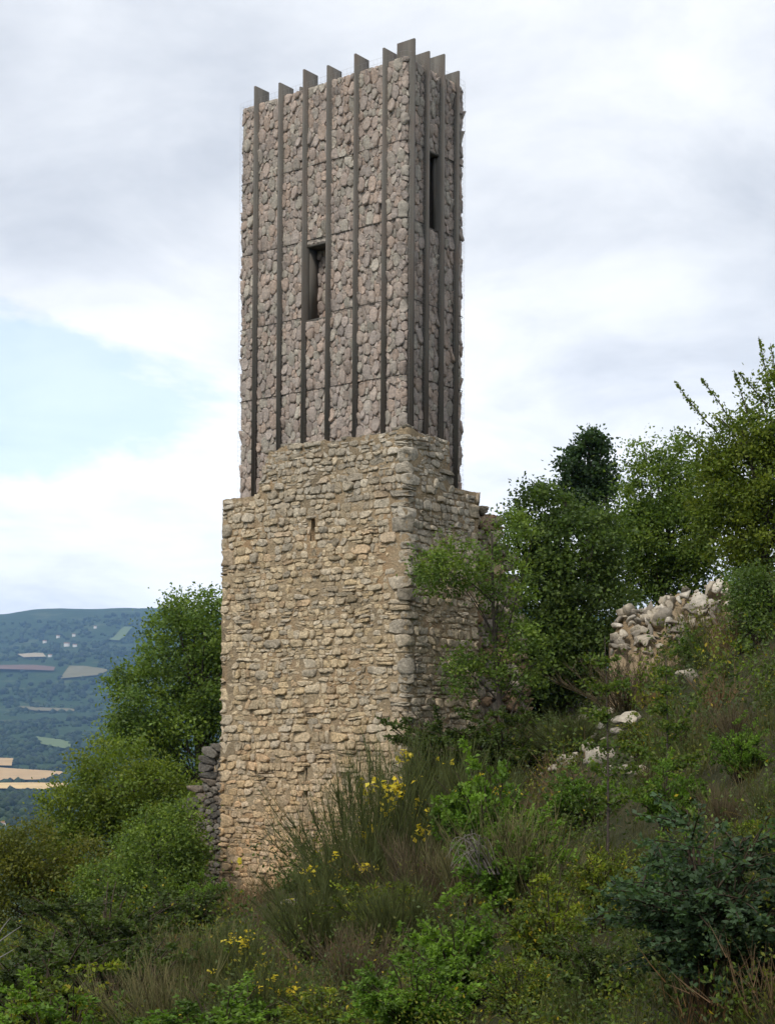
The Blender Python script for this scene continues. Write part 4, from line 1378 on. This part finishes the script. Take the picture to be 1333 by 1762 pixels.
# ------------------------------------------------------------------ shrubs
def build_shrubs():
    g = np.random.default_rng(77)
    br = [broom_mesh(201 + k, 1.0, 90, 46, 1.1, w=0.0045) for k in range(3)]
    brf = [broom_mesh(211 + k, 1.0, 90, 46, 1.1, w=0.0045, flowers=48) for k in range(3)]
    dry = [broom_mesh(221 + k, 1.0, 60, 30, 0.95, ((0.10, 0.075, 0.045), (0.13, 0.10, 0.06), (0.075, 0.058, 0.04)), (0.17, 0.135, 0.08), 0.005, curve=0.1) for k in range(2)]
    straw = [broom_mesh(231 + k, 1.0, 70, 26, 0.75, ((0.12, 0.11, 0.05), (0.15, 0.13, 0.06), (0.09, 0.10, 0.04)), (0.20, 0.18, 0.085), 0.005, curve=-0.1) for k in range(2)]

    def B_(kind, px, row_top, y, label, name, flw=False, cat='shrub', sxy=1.0, k=0):
        b = foot(px, y); h = at(px, row_top, y)[2] - b[2]
        src = {'broom': (brf if flw else br), 'dry': dry, 'straw': straw}[kind]
        me, fl = src[k % len(src)]
        mt = 'stem' if kind == 'broom' else 'dry'
        return place(name, label, cat, b, [('twigs', me, mt), ('flowers', fl, 'leaf')], h / 1.12, g.uniform(0, 6.28), None, sxy)
    B_('broom', 640, 1255, 30, 'tall dark broom with yellow blossom in front of the tower face', 'broom_shrub', True, sxy=1.0, k=0)
    B_('broom', 590, 1410, 28, 'wispy broom leaning over the lower left of the tower face', 'broom_shrub', True, sxy=1.3, k=1)
    B_('broom', 745, 1240, 33, 'yellow flowering broom at the foot of the tower corner', 'broom_shrub', True, sxy=1.1, k=2)
    B_('broom', 810, 1275, 31, 'dark green broom right of the tower corner', 'broom_shrub', True, sxy=1.2, k=1)
    B_('dry', 730, 1400, 27, 'brown dry broom below the tower corner', 'dry_shrub', sxy=1.5, k=0)
    B_('straw', 800, 1405, 26, 'straw coloured grassy shrub above the dead twigs', 'dry_shrub', sxy=1.3, k=1)
    B_('broom', 545, 1500, 26, 'olive broom spreading below the tower foot', 'broom_shrub', sxy=1.5, k=2)
    B_('broom', 690, 1490, 24, 'rounded dark broom in the middle of the slope', 'broom_shrub', sxy=1.5, k=0)
    B_('dry', 610, 1565, 21.5, 'greyish brown twiggy shrub under the olive broom', 'dry_shrub', sxy=1.5, k=1)
    B_('straw', 350, 1560, 26, 'pale straw grass clump below the tower\'s lower left corner', 'grass_clump', cat='grass clump', sxy=1.7, k=0)
    B_('broom', 400, 1565, 24, 'dark upright broom in front of the pale straw grass', 'broom_shrub', True, sxy=1.2, k=0)
    B_('dry', 245, 1630, 21.5, 'brown dry tussock near the bottom left', 'dry_shrub', sxy=1.5, k=0)
    B_('straw', 300, 1600, 20, 'grey-green feathery clump above the brown dry tussock', 'grass_clump', cat='grass clump', sxy=1.4, k=1)
    B_('broom', 460, 1640, 19.5, 'low dark broom at the bottom left of the middle', 'broom_shrub', True, sxy=1.6, k=1)
    B_('straw', 900, 1345, 22, 'bright straw grass clump on the slope right of the tower', 'grass_clump', cat='grass clump', sxy=1.5, k=0)
    B_('dry', 1180, 1205, 27, 'brown dry broom on the bank below the tumbled limestone wall', 'dry_shrub', sxy=1.6, k=1)
    B_('dry', 1260, 1195, 25, 'tall brown dry shrub near the right edge', 'dry_shrub', sxy=1.3, k=0)
    B_('dry', 1080, 1100, 40, 'dark brown dry bush under the left end of the tumbled limestone wall', 'dry_shrub', sxy=2.0, k=1)
    B_('broom', 1210, 1130, 38, 'yellow dotted broom under the middle of the tumbled limestone wall', 'broom_shrub', True, sxy=1.8, k=2)
    B_('broom', 1300, 1290, 22, 'dark broom at the right edge of the slope', 'broom_shrub', sxy=1.4, k=2)
    B_('broom', 985, 1205, 37, 'dark low broom behind the flat cream boulder', 'broom_shrub', sxy=2.0, k=0)
    B_('dry', 1240, 1330, 19, 'rusty brown dry shrub above the blue-green oak', 'dry_shrub', sxy=1.4, k=1)

    # leafy plants
    lf = lambda *a, **k: leafy_mesh(*a, **k)
    GB = ((0.109, 0.201, 0.023), (0.148, 0.252, 0.029), (0.090, 0.159, 0.022))
    GY = ((0.169, 0.210, 0.020), (0.120, 0.159, 0.022), (0.090, 0.125, 0.020))
    GD = ((0.060, 0.092, 0.018), (0.079, 0.118, 0.022), (0.052, 0.077, 0.018))
    GO = ((0.058, 0.100, 0.046), (0.070, 0.122, 0.056), (0.044, 0.078, 0.038))
    lm = {'gb': [lf(301 + k, 1.0, 0.6, 32, 240, (0.045, 0.026), GB) for k in range(2)],
          'gy': [lf(311 + k, 1.0, 0.55, 28, 190, (0.040, 0.022), GY, accent=(0.07, (0.33, 0.27, 0.02))) for k in range(2)],
          'gd': [lf(321 + k, 1.0, 0.6, 34, 420, (0.030, 0.018), GD) for k in range(2)],
          'oak': [lf(331, 1.0, 0.34, 44, 420, (0.028, 0.018), GO, sub=8)]}

    def L_(kind, px, row_top, y, label, name='leafy_shrub', sxy=1.0, k=0, cat='shrub'):
        b = foot(px, y); h = at(px, row_top, y)[2] - b[2]
        w, l_ = lm[kind][k % len(lm[kind])]
        return place(name, label, cat, b, [('stems', w, 'stem'), ('leaves', l_, 'leaf')], h, g.uniform(0, 6.28), None, sxy)
    L_('gb', 790, 1530, 17, 'bright green leafy shrub low in the middle', sxy=0.95, k=0)
    L_('gb', 720, 1630, 16, 'bright green leafy shrub at the bottom edge', sxy=1.2, k=1)
    L_('gb', 890, 1400, 22, 'fresh green leafy shrub right of the dead twigs', sxy=1.0, k=1)
    L_('gb', 1000, 1310, 26, 'light green leafy shrub in front of the flat cream boulder', sxy=1.1, k=0)
    L_('gy', 950, 1480, 16, 'yellow-leaved dark shrub left of the blue-green oak', sxy=0.9, k=0)
    L_('gy', 1040, 1420, 17, 'tall yellow-green shrub under the left sapling', sxy=0.8, k=1)
    L_('gy', 900, 1610, 14.5, 'yellowish creeper-like shrub at the bottom right of the middle', sxy=1.0, k=1)
    L_('gd', 1030, 1580, 13.5, 'dark leafy shrub at the bottom beside the oak', sxy=1.2, k=0)
    L_('oak', 1215, 1372, 11, 'blue-green oak sapling in the lower right corner', 'oak_sapling', sxy=1.25, cat='sapling')
    L_('gd', 1310, 1480, 13, 'dark leafy shrub squeezed behind the oak at the right edge', sxy=0.8, k=1)
    L_('gb', 1160, 1420, 16, 'green leafy shrub peeping out left of the oak sapling top', sxy=0.8, k=0)
    L_('gd', 180, 1490, 30, 'dark leafy shrub below the yellow-green trees on the left', sxy=1.3, k=0)
    L_('gd', 330, 1510, 34, 'dark leafy shrub under the crumbling wall stub', sxy=1.2, k=1)
    L_('gb', 365, 1500, 38, 'light green shrub at the foot of the crumbling wall stub', sxy=1.2, k=0)
    L_('gd', 70, 1560, 24, 'dark leafy shrub in the lower left corner', sxy=1.4, k=1)
    L_('gy', 130, 1630, 21, 'loose yellow-green shrub near the bottom left corner', sxy=1.2, k=0)
    L_('gb', 105, 1690, 20, 'small bright green plant in the bottom left corner', sxy=1.3, k=1)
    L_('gd', 215, 1580, 24, 'dark green leafy shrub above the brown dry tussock', sxy=1.2, k=0)
    L_('gy', 560, 1680, 18, 'low yellow-green plant at the bottom middle', sxy=1.6, k=0)
    L_('gb', 385, 1680, 18.5, 'low green plant right of the brown dry tussock', sxy=1.6, k=0)
    L_('gd', 870, 1180, 38, 'dark leafy bush at the foot of the broken orange wall', sxy=1.3, k=1)
    L_('gd', 780, 1190, 40, 'dark leafy bush against the narrow side of the tower', sxy=1.1, k=0)
    L_('gd', 935, 1120, 48, 'dense dark bush between the broken orange wall and the broad dark tree', sxy=1.3, k=0)
    L_('gd', 1040, 1110, 49, 'dark bush left of the tumbled limestone wall', sxy=1.2, k=1)
    L_('gb', 1190, 1075, 41, 'light green bush growing against the tumbled limestone wall', sxy=0.9, k=0)
    L_('gb', 1275, 1090, 36, 'light green bush at the right end of the tumbled limestone wall', sxy=1.0, k=1)
    L_('gy', 1100, 1215, 30, 'yellow-green bush on the bank between the saplings', sxy=1.0, k=0)
    L_('gb', 1270, 1230, 22, 'leafy green bush below the dark low tree at the right edge', sxy=0.9, k=0)
    L_('gb', 840, 1290, 27, 'leafy green bush right of the flowering broom at the tower corner', sxy=0.9, k=1)
    L_('gy', 660, 1480, 25, 'yellow-green bush low in front of the tall dark broom', sxy=1.0, k=1)
    L_('gb', 1150, 1300, 22, 'green leafy shrub under the right sapling', sxy=1.0, k=1)
    L_('gy', 1290, 1390, 16, 'olive leafy shrub at the right edge above the oak', sxy=0.9, k=1)

    # two thin saplings with whorled side shoots
    for (px, rt, rb, y, lab, sd_) in ((1045, 1095, 1420, 21, 'thin upright sapling with leafy side shoots, left of the pair', 5), (1145, 1130, 1345, 23, 'thin grey sapling with a leafy forked arm, right of the pair', 6)):
        gg = np.random.default_rng(sd_)
        b = foot(px, y); root = thing('sapling', b, lab, 'sapling')
        tp = at(px + (-5 if sd_ == 5 else 0), rt, y) - b
        pts = bez(np.array([0, 0, -0.1]), tp * np.array([0.5, .5, .5]) + np.array([0.05, 0, 0]), tp, 10)
        wood = [tube(pts, np.linspace(0.022, 0.005, 10), 5)]; LC = []; LD = []
        arms = [(gg.uniform(0.35, 0.98), gg.uniform(-1, 1)) for _ in range(20)]
        if sd_ == 6: arms += [(0.6, 'R')]
        for t, sx in arms:
            s = pts[int(t * 9)]
            if sx == 'R': e = at(1235, 1150, y) - b; s = pts[4]
            else: e = s + np.array([sx * 0.8, gg.normal(0, .3), gg.uniform(0.0, 0.35)]) * (1.25 - t) * 0.9
            q = bez(s, (s + e) / 2 + np.array([0, 0, .04]), e, 8); wood.append(tube(q, np.linspace(0.009, 0.003, 8), 4))
            n = int(np.linalg.norm(e - s) * 190) + 14
            tt = gg.uniform(0.1, 1, n); LC.append(bez(s, (s + e) / 2 + np.array([0, 0, .04]), e, 40)[(tt * 39).astype(int)] + gg.normal(0, .035, (n, 3))); LD.append(gg.normal(size=(n, 3)) + (e - s) * 0.5)
        LC = np.concatenate(LC); LD = np.concatenate(LD); LD /= np.linalg.norm(LD, axis=1)[:, None]; N = len(LC)
        V, F = leaves(LC, LD, gg.uniform(0.04, 0.09, N), gg.uniform(0.022, 0.045, N), gg)
        obj('leaves', mesh_np('leaves', V, [F], np.repeat(pick_tint(((0.10, 0.16, 0.022), (0.07, 0.12, 0.02), (0.13, 0.17, 0.025)), N, gg), 4, 0)), MT['leaf'], root)
        V, F = join(wood); obj('trunk', mesh_np('trunk', V, F, smooth=True), MT['bark'], root)

    # dead arching twigs
    b = foot(815, 21.5); root = thing('dead_branch', b, 'bleached tangle of dead arching twigs beside the pale boulder', 'branch')
    wood = []
    for k in range(24):
        s = at(842 + g.normal(0, 10), 1505, 21.5 + g.normal(0, .1)) - b; e = at(g.uniform(766, 830), g.uniform(1452, 1500), 21.2 + g.normal(0, .4)) - b
        m = at((800 + g.uniform(-25, 45)), g.uniform(1375, 1440), 21.4 + g.normal(0, .3)) - b
        wood.append(tube(bez(s, m, e, 10), np.linspace(0.008, 0.0025, 10), 4))
    V, F = join(wood); obj('twigs', mesh_np('twigs', V, F, np.tile(np.array([0.20, 0.18, 0.155]), (len(V), 1))), MT['dry'], root)
    # bare grey branch poking in at the left edge
    b = foot(20, 27); root = thing('bare_branch', b, 'bare grey branch poking in at the left edge', 'branch')
    wood = []
    for (p, q, r) in (((-25, 1640), (5, 1615), (37, 1594)), ((-25, 1660), (0, 1650), (24, 1634)), ((-10, 1625), (0, 1600), (18, 1580))):
        wood.append(tube(bez(*(at(*v, 27) - b for v in (p, q, r)), 9), np.linspace(0.02, 0.005, 9), 5))
    wood.append(tube(bez(np.array([0, 0, -.1]), np.array([-.2, 0, .6]), at(-25, 1645, 27) - b, 8), np.linspace(0.04, 0.02, 8), 5))
    V, F = join(wood); obj('twigs', mesh_np('twigs', V, F, np.tile(np.array([0.22, 0.21, 0.20]), (len(V), 1))), MT['dry'], root)


build_shrubs()


def broom_arrays(C, H, g, n_main, twigs, spread, w, pal, tip):
    """many wiry clumps at once: C (n,3), H (n) -> V, F, tint"""
    n = len(C); k = n * n_main; ci = np.repeat(np.arange(n), n_main)
    az = g.uniform(0, 2 * math.pi, k); tl = np.clip(np.abs(g.normal(0, 0.5, k)) * spread + 0.03, 0, 1.2)
    D = np.stack([np.cos(az) * np.sin(tl), np.sin(az) * np.sin(tl), np.cos(tl)], -1)
    L = H[ci] * g.uniform(0.4, 0.8, k)
    B = C[ci] + np.stack([np.cos(az), np.sin(az), np.zeros(k)], -1) * (g.uniform(0, 0.3, k) * H[ci])[:, None]
    mi = np.repeat(np.arange(k), twigs); m = len(mi)
    tt = g.uniform(0.1, 1.0, m)
    S = B[mi] + D[mi] * (L[mi] * tt)[:, None]
    d = D[mi] + g.normal(0, 0.32, (m, 3)) + np.array([0, 0, 0.3]); d /= np.linalg.norm(d, axis=1)[:, None]
    l = H[ci][mi] * g.uniform(0.2, 0.5, m); t3 = np.linspace(0, 1, 3)
    P = S[:, None] + d[:, None] * (l[:, None] * t3)[..., None] + g.normal(0, 0.05, (m, 3))[:, None] * (l[:, None] * t3 ** 2)[..., None]
    V, F, kk = ribbons(P, w * g.uniform(0.6, 1.3, m) * np.clip(H[ci][mi], 0.6, 1.3), g)
    cl = pal[ci][mi] * g.uniform(0.65, 1.35, (m, 1))
    r = np.repeat(t3, 2)[None, :, None]
    T = (cl[:, None] * (1 - 0.4 * r) + tip[ci][mi][:, None] * 0.4 * r).reshape(-1, 3)
    return V, F, T


def leaf_clumps(C, H, g, per, leaf, pal, accent=0.0, wide=0.5):
    """leafy bushlets: shoots from the foot, leaves along them"""
    n = len(C); sh = 12; k = n * sh; ci = np.repeat(np.arange(n), sh)
    az = g.uniform(0, 2 * math.pi, k); rr = g.uniform(0, 1, k) ** 0.6 * wide
    E = C[ci] + np.stack([np.cos(az) * rr, np.sin(az) * rr, g.uniform(0.35, 1.0, k)], -1) * H[ci][:, None]
    q = per // sh; mi = np.repeat(np.arange(k), q); N = len(mi); t = g.uniform(0.25, 1.0, N)
    P = C[ci][mi] + (E[mi] - C[ci][mi]) * t[:, None] + g.normal(0, 0.075, (N, 3)) * H[ci][mi][:, None]
    D = (E[mi] - C[ci][mi]); D /= np.linalg.norm(D, axis=1)[:, None] + 1e-9; D = D * 0.5 + g.normal(size=(N, 3)) * 0.7; D /= np.linalg.norm(D, axis=1)[:, None]
    L = leaf[ci][mi] * g.uniform(0.6, 1.3, N)
    V, F = leaves(P, D, L, L * 0.52, g)
    T = pal[ci][mi] * g.uniform(0.6, 1.35, (N, 1)) * g.uniform(0.85, 1.15, (k, 1))[mi]
    a = g.random(N) < accent; T[a] = np.array([0.38, 0.29, 0.02]) * g.uniform(0.7, 1.2, (a.sum(), 1))
    return V, F, np.repeat(np.clip(T, 0, 1), 4, 0)


def slope_points(n, g, y0, y1, half=0.40, power=1.0):
    y = np.exp(g.uniform(math.log(y0), math.log(y1), n)); x = g.uniform(-half, half, n) * y + g.uniform(-1, 1, n)
    z = ground_h(x, y)
    q = np.stack([x, y], -1) - RC; i1 = q @ d1; i2 = q @ d2
    ok = ~((i1 > -0.3) & (i1 < rl.a + .3) & (i2 > -0.3) & (i2 < rl.b + .3))
    ok &= ~((i2 > -2.4) & (i2 < 0) & (i1 > rl.a * 0.5) & (i1 < rl.a + 0.5))
    for bx, by, bs in BOULD: ok &= ~((np.abs(x - bx * y / by) < bs * 0.9 + 0.1) & (y > by - 1.9) & (y < by + 0.3))
    return np.stack([x, y, z - 0.04], -1)[ok]


def build_undergrowth():
    g = np.random.default_rng(88)
    # short grass and wiry stems close to the soil
    C = slope_points(5400, g, 9, 70); n = len(C)
    k = n2(C[:, 0], C[:, 1], 0.45, 31, 3)
    H = 0.34 * np.clip(C[:, 1] / 22.0, 0.7, 1.7) * g.uniform(0.6, 1.4, n)
    dryp = pick_tint([(0.12, 0.10, 0.05), (0.085, 0.075, 0.038), (0.14, 0.125, 0.06), (0.07, 0.072, 0.03)], n, g)
    olv = pick_tint([(0.064, 0.067, 0.017), (0.079, 0.076, 0.019), (0.051, 0.056, 0.017), (0.109, 0.086, 0.025)], n, g)
    pal = np.where((k > 0.25)[:, None], dryp, olv)
    V, F, T = tuft_arrays(C, H, g, 13, 0.5, 0.009, pal, 2)
    ob = obj('undergrowth', mesh_np('undergrowth', V, [F], T), MT['dry']); tag(ob, 'low dry grass and wiry stems covering the slope', 'undergrowth', None, 'stuff')
    # wiry scrub in clumps, brown where it is dead
    C = slope_points(560, g, 10, 62); n = len(C); k = n2(C[:, 0], C[:, 1], 0.22, 35, 3)
    H = g.uniform(0.35, 0.95, n) * np.clip(C[:, 1] / 24.0, 0.75, 1.4)
    grn = pick_tint([(0.074, 0.083, 0.022), (0.092, 0.096, 0.025), (0.059, 0.067, 0.022)], n, g); brn = pick_tint([(0.146, 0.091, 0.049), (0.184, 0.117, 0.056), (0.108, 0.067, 0.039), (0.200, 0.110, 0.046)], n, g)
    isb = (k + g.normal(0, .35, n) > 0.32)[:, None]
    V, F, T = broom_arrays(C, H, g, 21, 9, 0.95, 0.011, np.where(isb, brn, grn), np.where(isb, np.array([[0.17, 0.135, 0.085]]), np.array([[0.10, 0.11, 0.035]])))
    ob = obj('wiry_scrub', mesh_np('wiry_scrub', V, [F], T), MT['stem']); tag(ob, 'tangled mass of wiry green and dead brown scrub over the slope', 'scrub', None, 'stuff')
    # leafy low growth
    C = slope_points(1950, g, 10, 62); n = len(C); k = n2(C[:, 0], C[:, 1], 0.25, 45, 3)
    sel = k + g.normal(0, 0.3, n) > -0.35; C = C[sel]; n = len(C)
    H = (0.25 + 0.95 * g.random(n) ** 1.4 + 0.5 * (g.random(n) < 0.2)) * np.clip(C[:, 1] / 24.0, 0.8, 1.5)
    pal = pick_tint([(0.090, 0.135, 0.023), (0.120, 0.176, 0.023), (0.063, 0.097, 0.022), (0.159, 0.176, 0.023), (0.072, 0.100, 0.031), (0.052, 0.076, 0.018)], n, g)
    V, F, T = leaf_clumps(C, H, g, 168, 0.050 * np.clip(C[:, 1] / 18.0, 0.8, 2.0), pal, 0.02, 0.6)
    ob = obj('leafy_ground_cover', mesh_np('leafy_ground_cover', V, [F], T), MT['leaf'])
    tag(ob, 'low leafy green plants and bushlets mixed through the slope', 'ground cover', None, 'stuff')


build_undergrowth()


# ------------------------------------------------------------------ the far valley
def build_far():
    g = np.random.default_rng(99)

    def field_mat(name, c):
        return plain_mat(name, c, 0.95, 0.02, 0.85, 1.15, 0.0, 0.01)
    fm = {'straw': field_mat('stubble_field', (0.46, 0.31, 0.15)), 'gold': field_mat('ripe_wheat', (0.60, 0.42, 0.19)), 'pasture': field_mat('dry_pasture', (0.17, 0.15, 0.08)),
          'green': field_mat('green_meadow', (0.12, 0.16, 0.065)), 'red': field_mat('ploughed_field', (0.16, 0.10, 0.075)), 'cream': field_mat('pale_field', (0.36, 0.30, 0.20))}
    fields = [('cream', [(30, 1129), (74, 1128), (80, 1134), (40, 1135)], 'narrow pale field high on the wooded hillside'),
              ('pasture', [(104, 1172), (118, 1150), (146, 1150), (188, 1157), (166, 1166)], 'dry brown pasture in the middle of the wooded hillside'),
              ('red', [(-20, 1147), (95, 1152), (92, 1158), (-20, 1156)], 'reddish ploughed strip left of the brown pasture'),
              ('pasture', [(30, 1219), (90, 1222), (128, 1224), (128, 1228), (60, 1227)], 'thin straw strip among the woods below the brown pasture'),
              ('green', [(62, 1271), (122, 1281), (121, 1293), (70, 1284)], 'green meadow tongue between the dark woods'),
              ('straw', [(-30, 1307), (23, 1309), (20, 1322), (-30, 1321)], 'small tan field left of the dark wood in the valley'),
              ('straw', [(-30, 1323), (60, 1329), (112, 1332), (70, 1346), (-30, 1348)], 'wide tan stubble field on the valley floor'),
              ('gold', [(-30, 1352), (60, 1351), (120, 1352), (112, 1364), (50, 1362), (-30, 1361)], 'bright ripe wheat field nearest in the valley'),
              ('green', [(186, 1104), (215, 1082), (228, 1083), (205, 1106)], 'pale green pasture high on the hillside beside the tall tree')]
    polys2d = []
    for kind, pts, lab in fields:
        q = np.array([hit(px, py, 600) for px, py in pts])
        c = q.mean(0)
        # drape a small grid: fan of rings
        rings = []
        m = 24
        seg = np.linspace(0, len(q), m, endpoint=False); k = seg.astype(int); f = (seg - k)[:, None]
        edge = q[k % len(q)] * (1 - f) + q[(k + 1) % len(q)] * f
        for s in (1.0, 0.75, 0.5, 0.25): rings.append(c + (edge - c) * s)
        V = np.concatenate(rings + [c[None]]); V[:, 2] = ground_h(V[:, 0], V[:, 1]) + np.hypot(V[:, 0], V[:, 1]) * 0.0012 + 1.0
        j = np.arange(m); F4 = np.concatenate([np.stack([r * m + j, r * m + (j + 1) % m, (r + 1) * m + (j + 1) % m, (r + 1) * m + j], -1) for r in range(3)])
        F3 = np.stack([3 * m + j, 3 * m + (j + 1) % m, np.full(m, 4 * m)], -1)
        me = mesh_np('field', V - c, [F4, F3]); o = obj('field', me, fm[kind]); o.location = tuple(c); tag(o, lab, None, None, 'structure')
        polys2d.append(np.array(pts, float))
    HXY = [(115, 1113), (129, 1114), (77, 1107), (100, 1098), (127, 1095), (164, 1081), (86, 1131), (8, 1424)]
    # woods: many low crowns, one mass
    def crowns(name, n, rmin, rmax, azr, size, label, seed, keep):
        g2 = np.random.default_rng(seed)
        r = np.sqrt(g2.uniform(rmin ** 2, rmax ** 2, n)) if rmax / rmin < 2 else np.exp(g2.uniform(math.log(rmin), math.log(rmax), n))
        az = np.radians(g2.uniform(*azr, n)); x = r * np.sin(az); y = r * np.cos(az); z = ground_h(x, y)
        P = np.stack([x, y, z], -1); ok = keep(P)
        pj = project(P)
        for q in polys2d:
            inside = np.zeros(len(P), bool); jx, jy = q[-1]
            for ix, iy in q:
                c_ = ((iy > pj[:, 1]) != (jy > pj[:, 1])) & (pj[:, 0] < (jx - ix) * (pj[:, 1] - iy) / (jy - iy + 1e-9) + ix); inside ^= c_; jx, jy = ix, iy
            ok &= ~inside
        for hx, hy in HXY: ok &= ~((np.abs(pj[:, 0] - hx) < 9) & (pj[:, 1] > hy - 3) & (pj[:, 1] < hy + 9))
        P = P[ok]; N = len(P)
        V0, F0 = ico(1)
        s = size * g2.uniform(0.55, 1.35, N) * np.clip(np.hypot(P[:, 0], P[:, 1]) / 3500, 0.8, 1.5)
        V = V0[None] * (1 + g2.normal(0, 0.13, (N, len(V0), 1))) * (s[:, None] * np.array([1.0, 1.0, 0.95]))[:, None] + (P + np.array([0, 0, 1.0]) * (s * 0.35)[:, None])[:, None]
        T = pick_tint([(0.022, 0.046, 0.018), (0.034, 0.064, 0.022), (0.048, 0.080, 0.028), (0.018, 0.036, 0.016)], N, g2, 0.3)
        F = (F0[None] + (np.arange(N) * len(V0))[:, None, None]).reshape(-1, 3)
        o = obj(name, mesh_np(name, V.reshape(-1, 3), [F], np.repeat(T, len(V0), 0), True), MT['leaf'])
        tag(o, label, 'woodland', None, 'stuff')
    mask = lambda P: n2(P[:, 0], P[:, 1], 1 / 420., 61, 3) > -0.45
    crowns('woodland', 9000, 2300, 8300, (-17, -2), 7.0, 'mass of woods over the far hillside', 3, mask)
    crowns('valley_woodland', 1500, 1250, 2600, (-17, -4), 8.0, 'dark belt of trees on the valley floor below the wheat', 4, lambda P: (project(P)[:, 1] > 1368) | (np.hypot(P[:, 0], P[:, 1]) > 3400))
    # farmhouses
    hs = [(115, 1113, 13, 'long white farmhouse in the middle of the far hamlet'), (129, 1114, 10, 'white farmhouse at the right of the far hamlet'), (77, 1107, 9, 'white farmhouse standing left of the far hamlet'),
          (100, 1098, 9, 'pale farmhouse above the far hamlet on the left'), (127, 1095, 8, 'pale farmhouse above the far hamlet on the right'), (164, 1081, 7, 'tiny white farmhouse highest on the far hillside'), (86, 1131, 9, 'white farmhouse at the end of the pale field'),
          (8, 1424, 18, 'low pale farm building at the left edge of the valley')]
    wm = plain_mat('limewash', (0.72, 0.69, 0.64), 0.9, 0.5, 0.9, 1.05, 0.0); rm = plain_mat('roof_tiles', (0.36, 0.20, 0.13), 0.9, 0.6, 0.85, 1.15, 0.0)
    for px, py, wpx, lab in hs:
        p = hit(px, py, 700); w = 0.72 * wpx * p[1] / FPX; root = thing('farmhouse', p, lab, 'house', 'farmhouses on the far hillside'); root.rotation_euler = (0, 0, g.uniform(-0.35, 0.35))
        h = w * 0.36; dpt = w * 0.55; zz = 12.0
        V = np.array([(sx * w / 2, sy * dpt / 2, z) for z in (-w * .3, h + w * .25) for sx, sy in ((-1, -1), (1, -1), (1, 1), (-1, 1))])
        F = np.array([(0, 1, 5, 4), (1, 2, 6, 5), (2, 3, 7, 6), (3, 0, 4, 7)])
        obj('wall', mesh_np('wall', V, [F]), wm, root)
        z0 = h + w * .25; e = 1.12
        V = np.array([(-w / 2 * e, -dpt / 2 * e, z0 - .02 * w), (w / 2 * e, -dpt / 2 * e, z0 - .02 * w), (w / 2 * e, dpt / 2 * e, z0 - .02 * w), (-w / 2 * e, dpt / 2 * e, z0 - .02 * w), (-w / 2 * e, 0, z0 + .16 * w), (w / 2 * e, 0, z0 + .16 * w)])
        obj('roof', mesh_np('roof', V, [np.array([(0, 1, 5, 4), (2, 3, 4, 5), (3, 2, 1, 0)]), np.array([(0, 4, 3), (1, 2, 5)])]), rm, root)
    # air
    V = np.array([(x, y, z) for z in (-320, 960) for x, y in ((-10600, -10600), (10600, -10600), (10600, 10600), (-10600, 10600))], float)
    F = np.array([(3, 2, 1, 0), (4, 5, 6, 7), (0, 1, 5, 4), (1, 2, 6, 5), (2, 3, 7, 6), (3, 0, 4, 7)])
    m, nt, n, l, out = new_mat('air'); pv = n.new('ShaderNodeVolumePrincipled')
    pv.inputs['Color'].default_value = (0.34, 0.60, 1.0, 1); pv.inputs['Density'].default_value = 7.0e-5; pv.inputs['Anisotropy'].default_value = 0.2
    l.new(pv.outputs[0], out.inputs['Volume'])
    o = obj('haze', mesh_np('haze', V, [F]), m); tag(o, 'thin blue haze over the valley', None, None, 'stuff')


build_far()
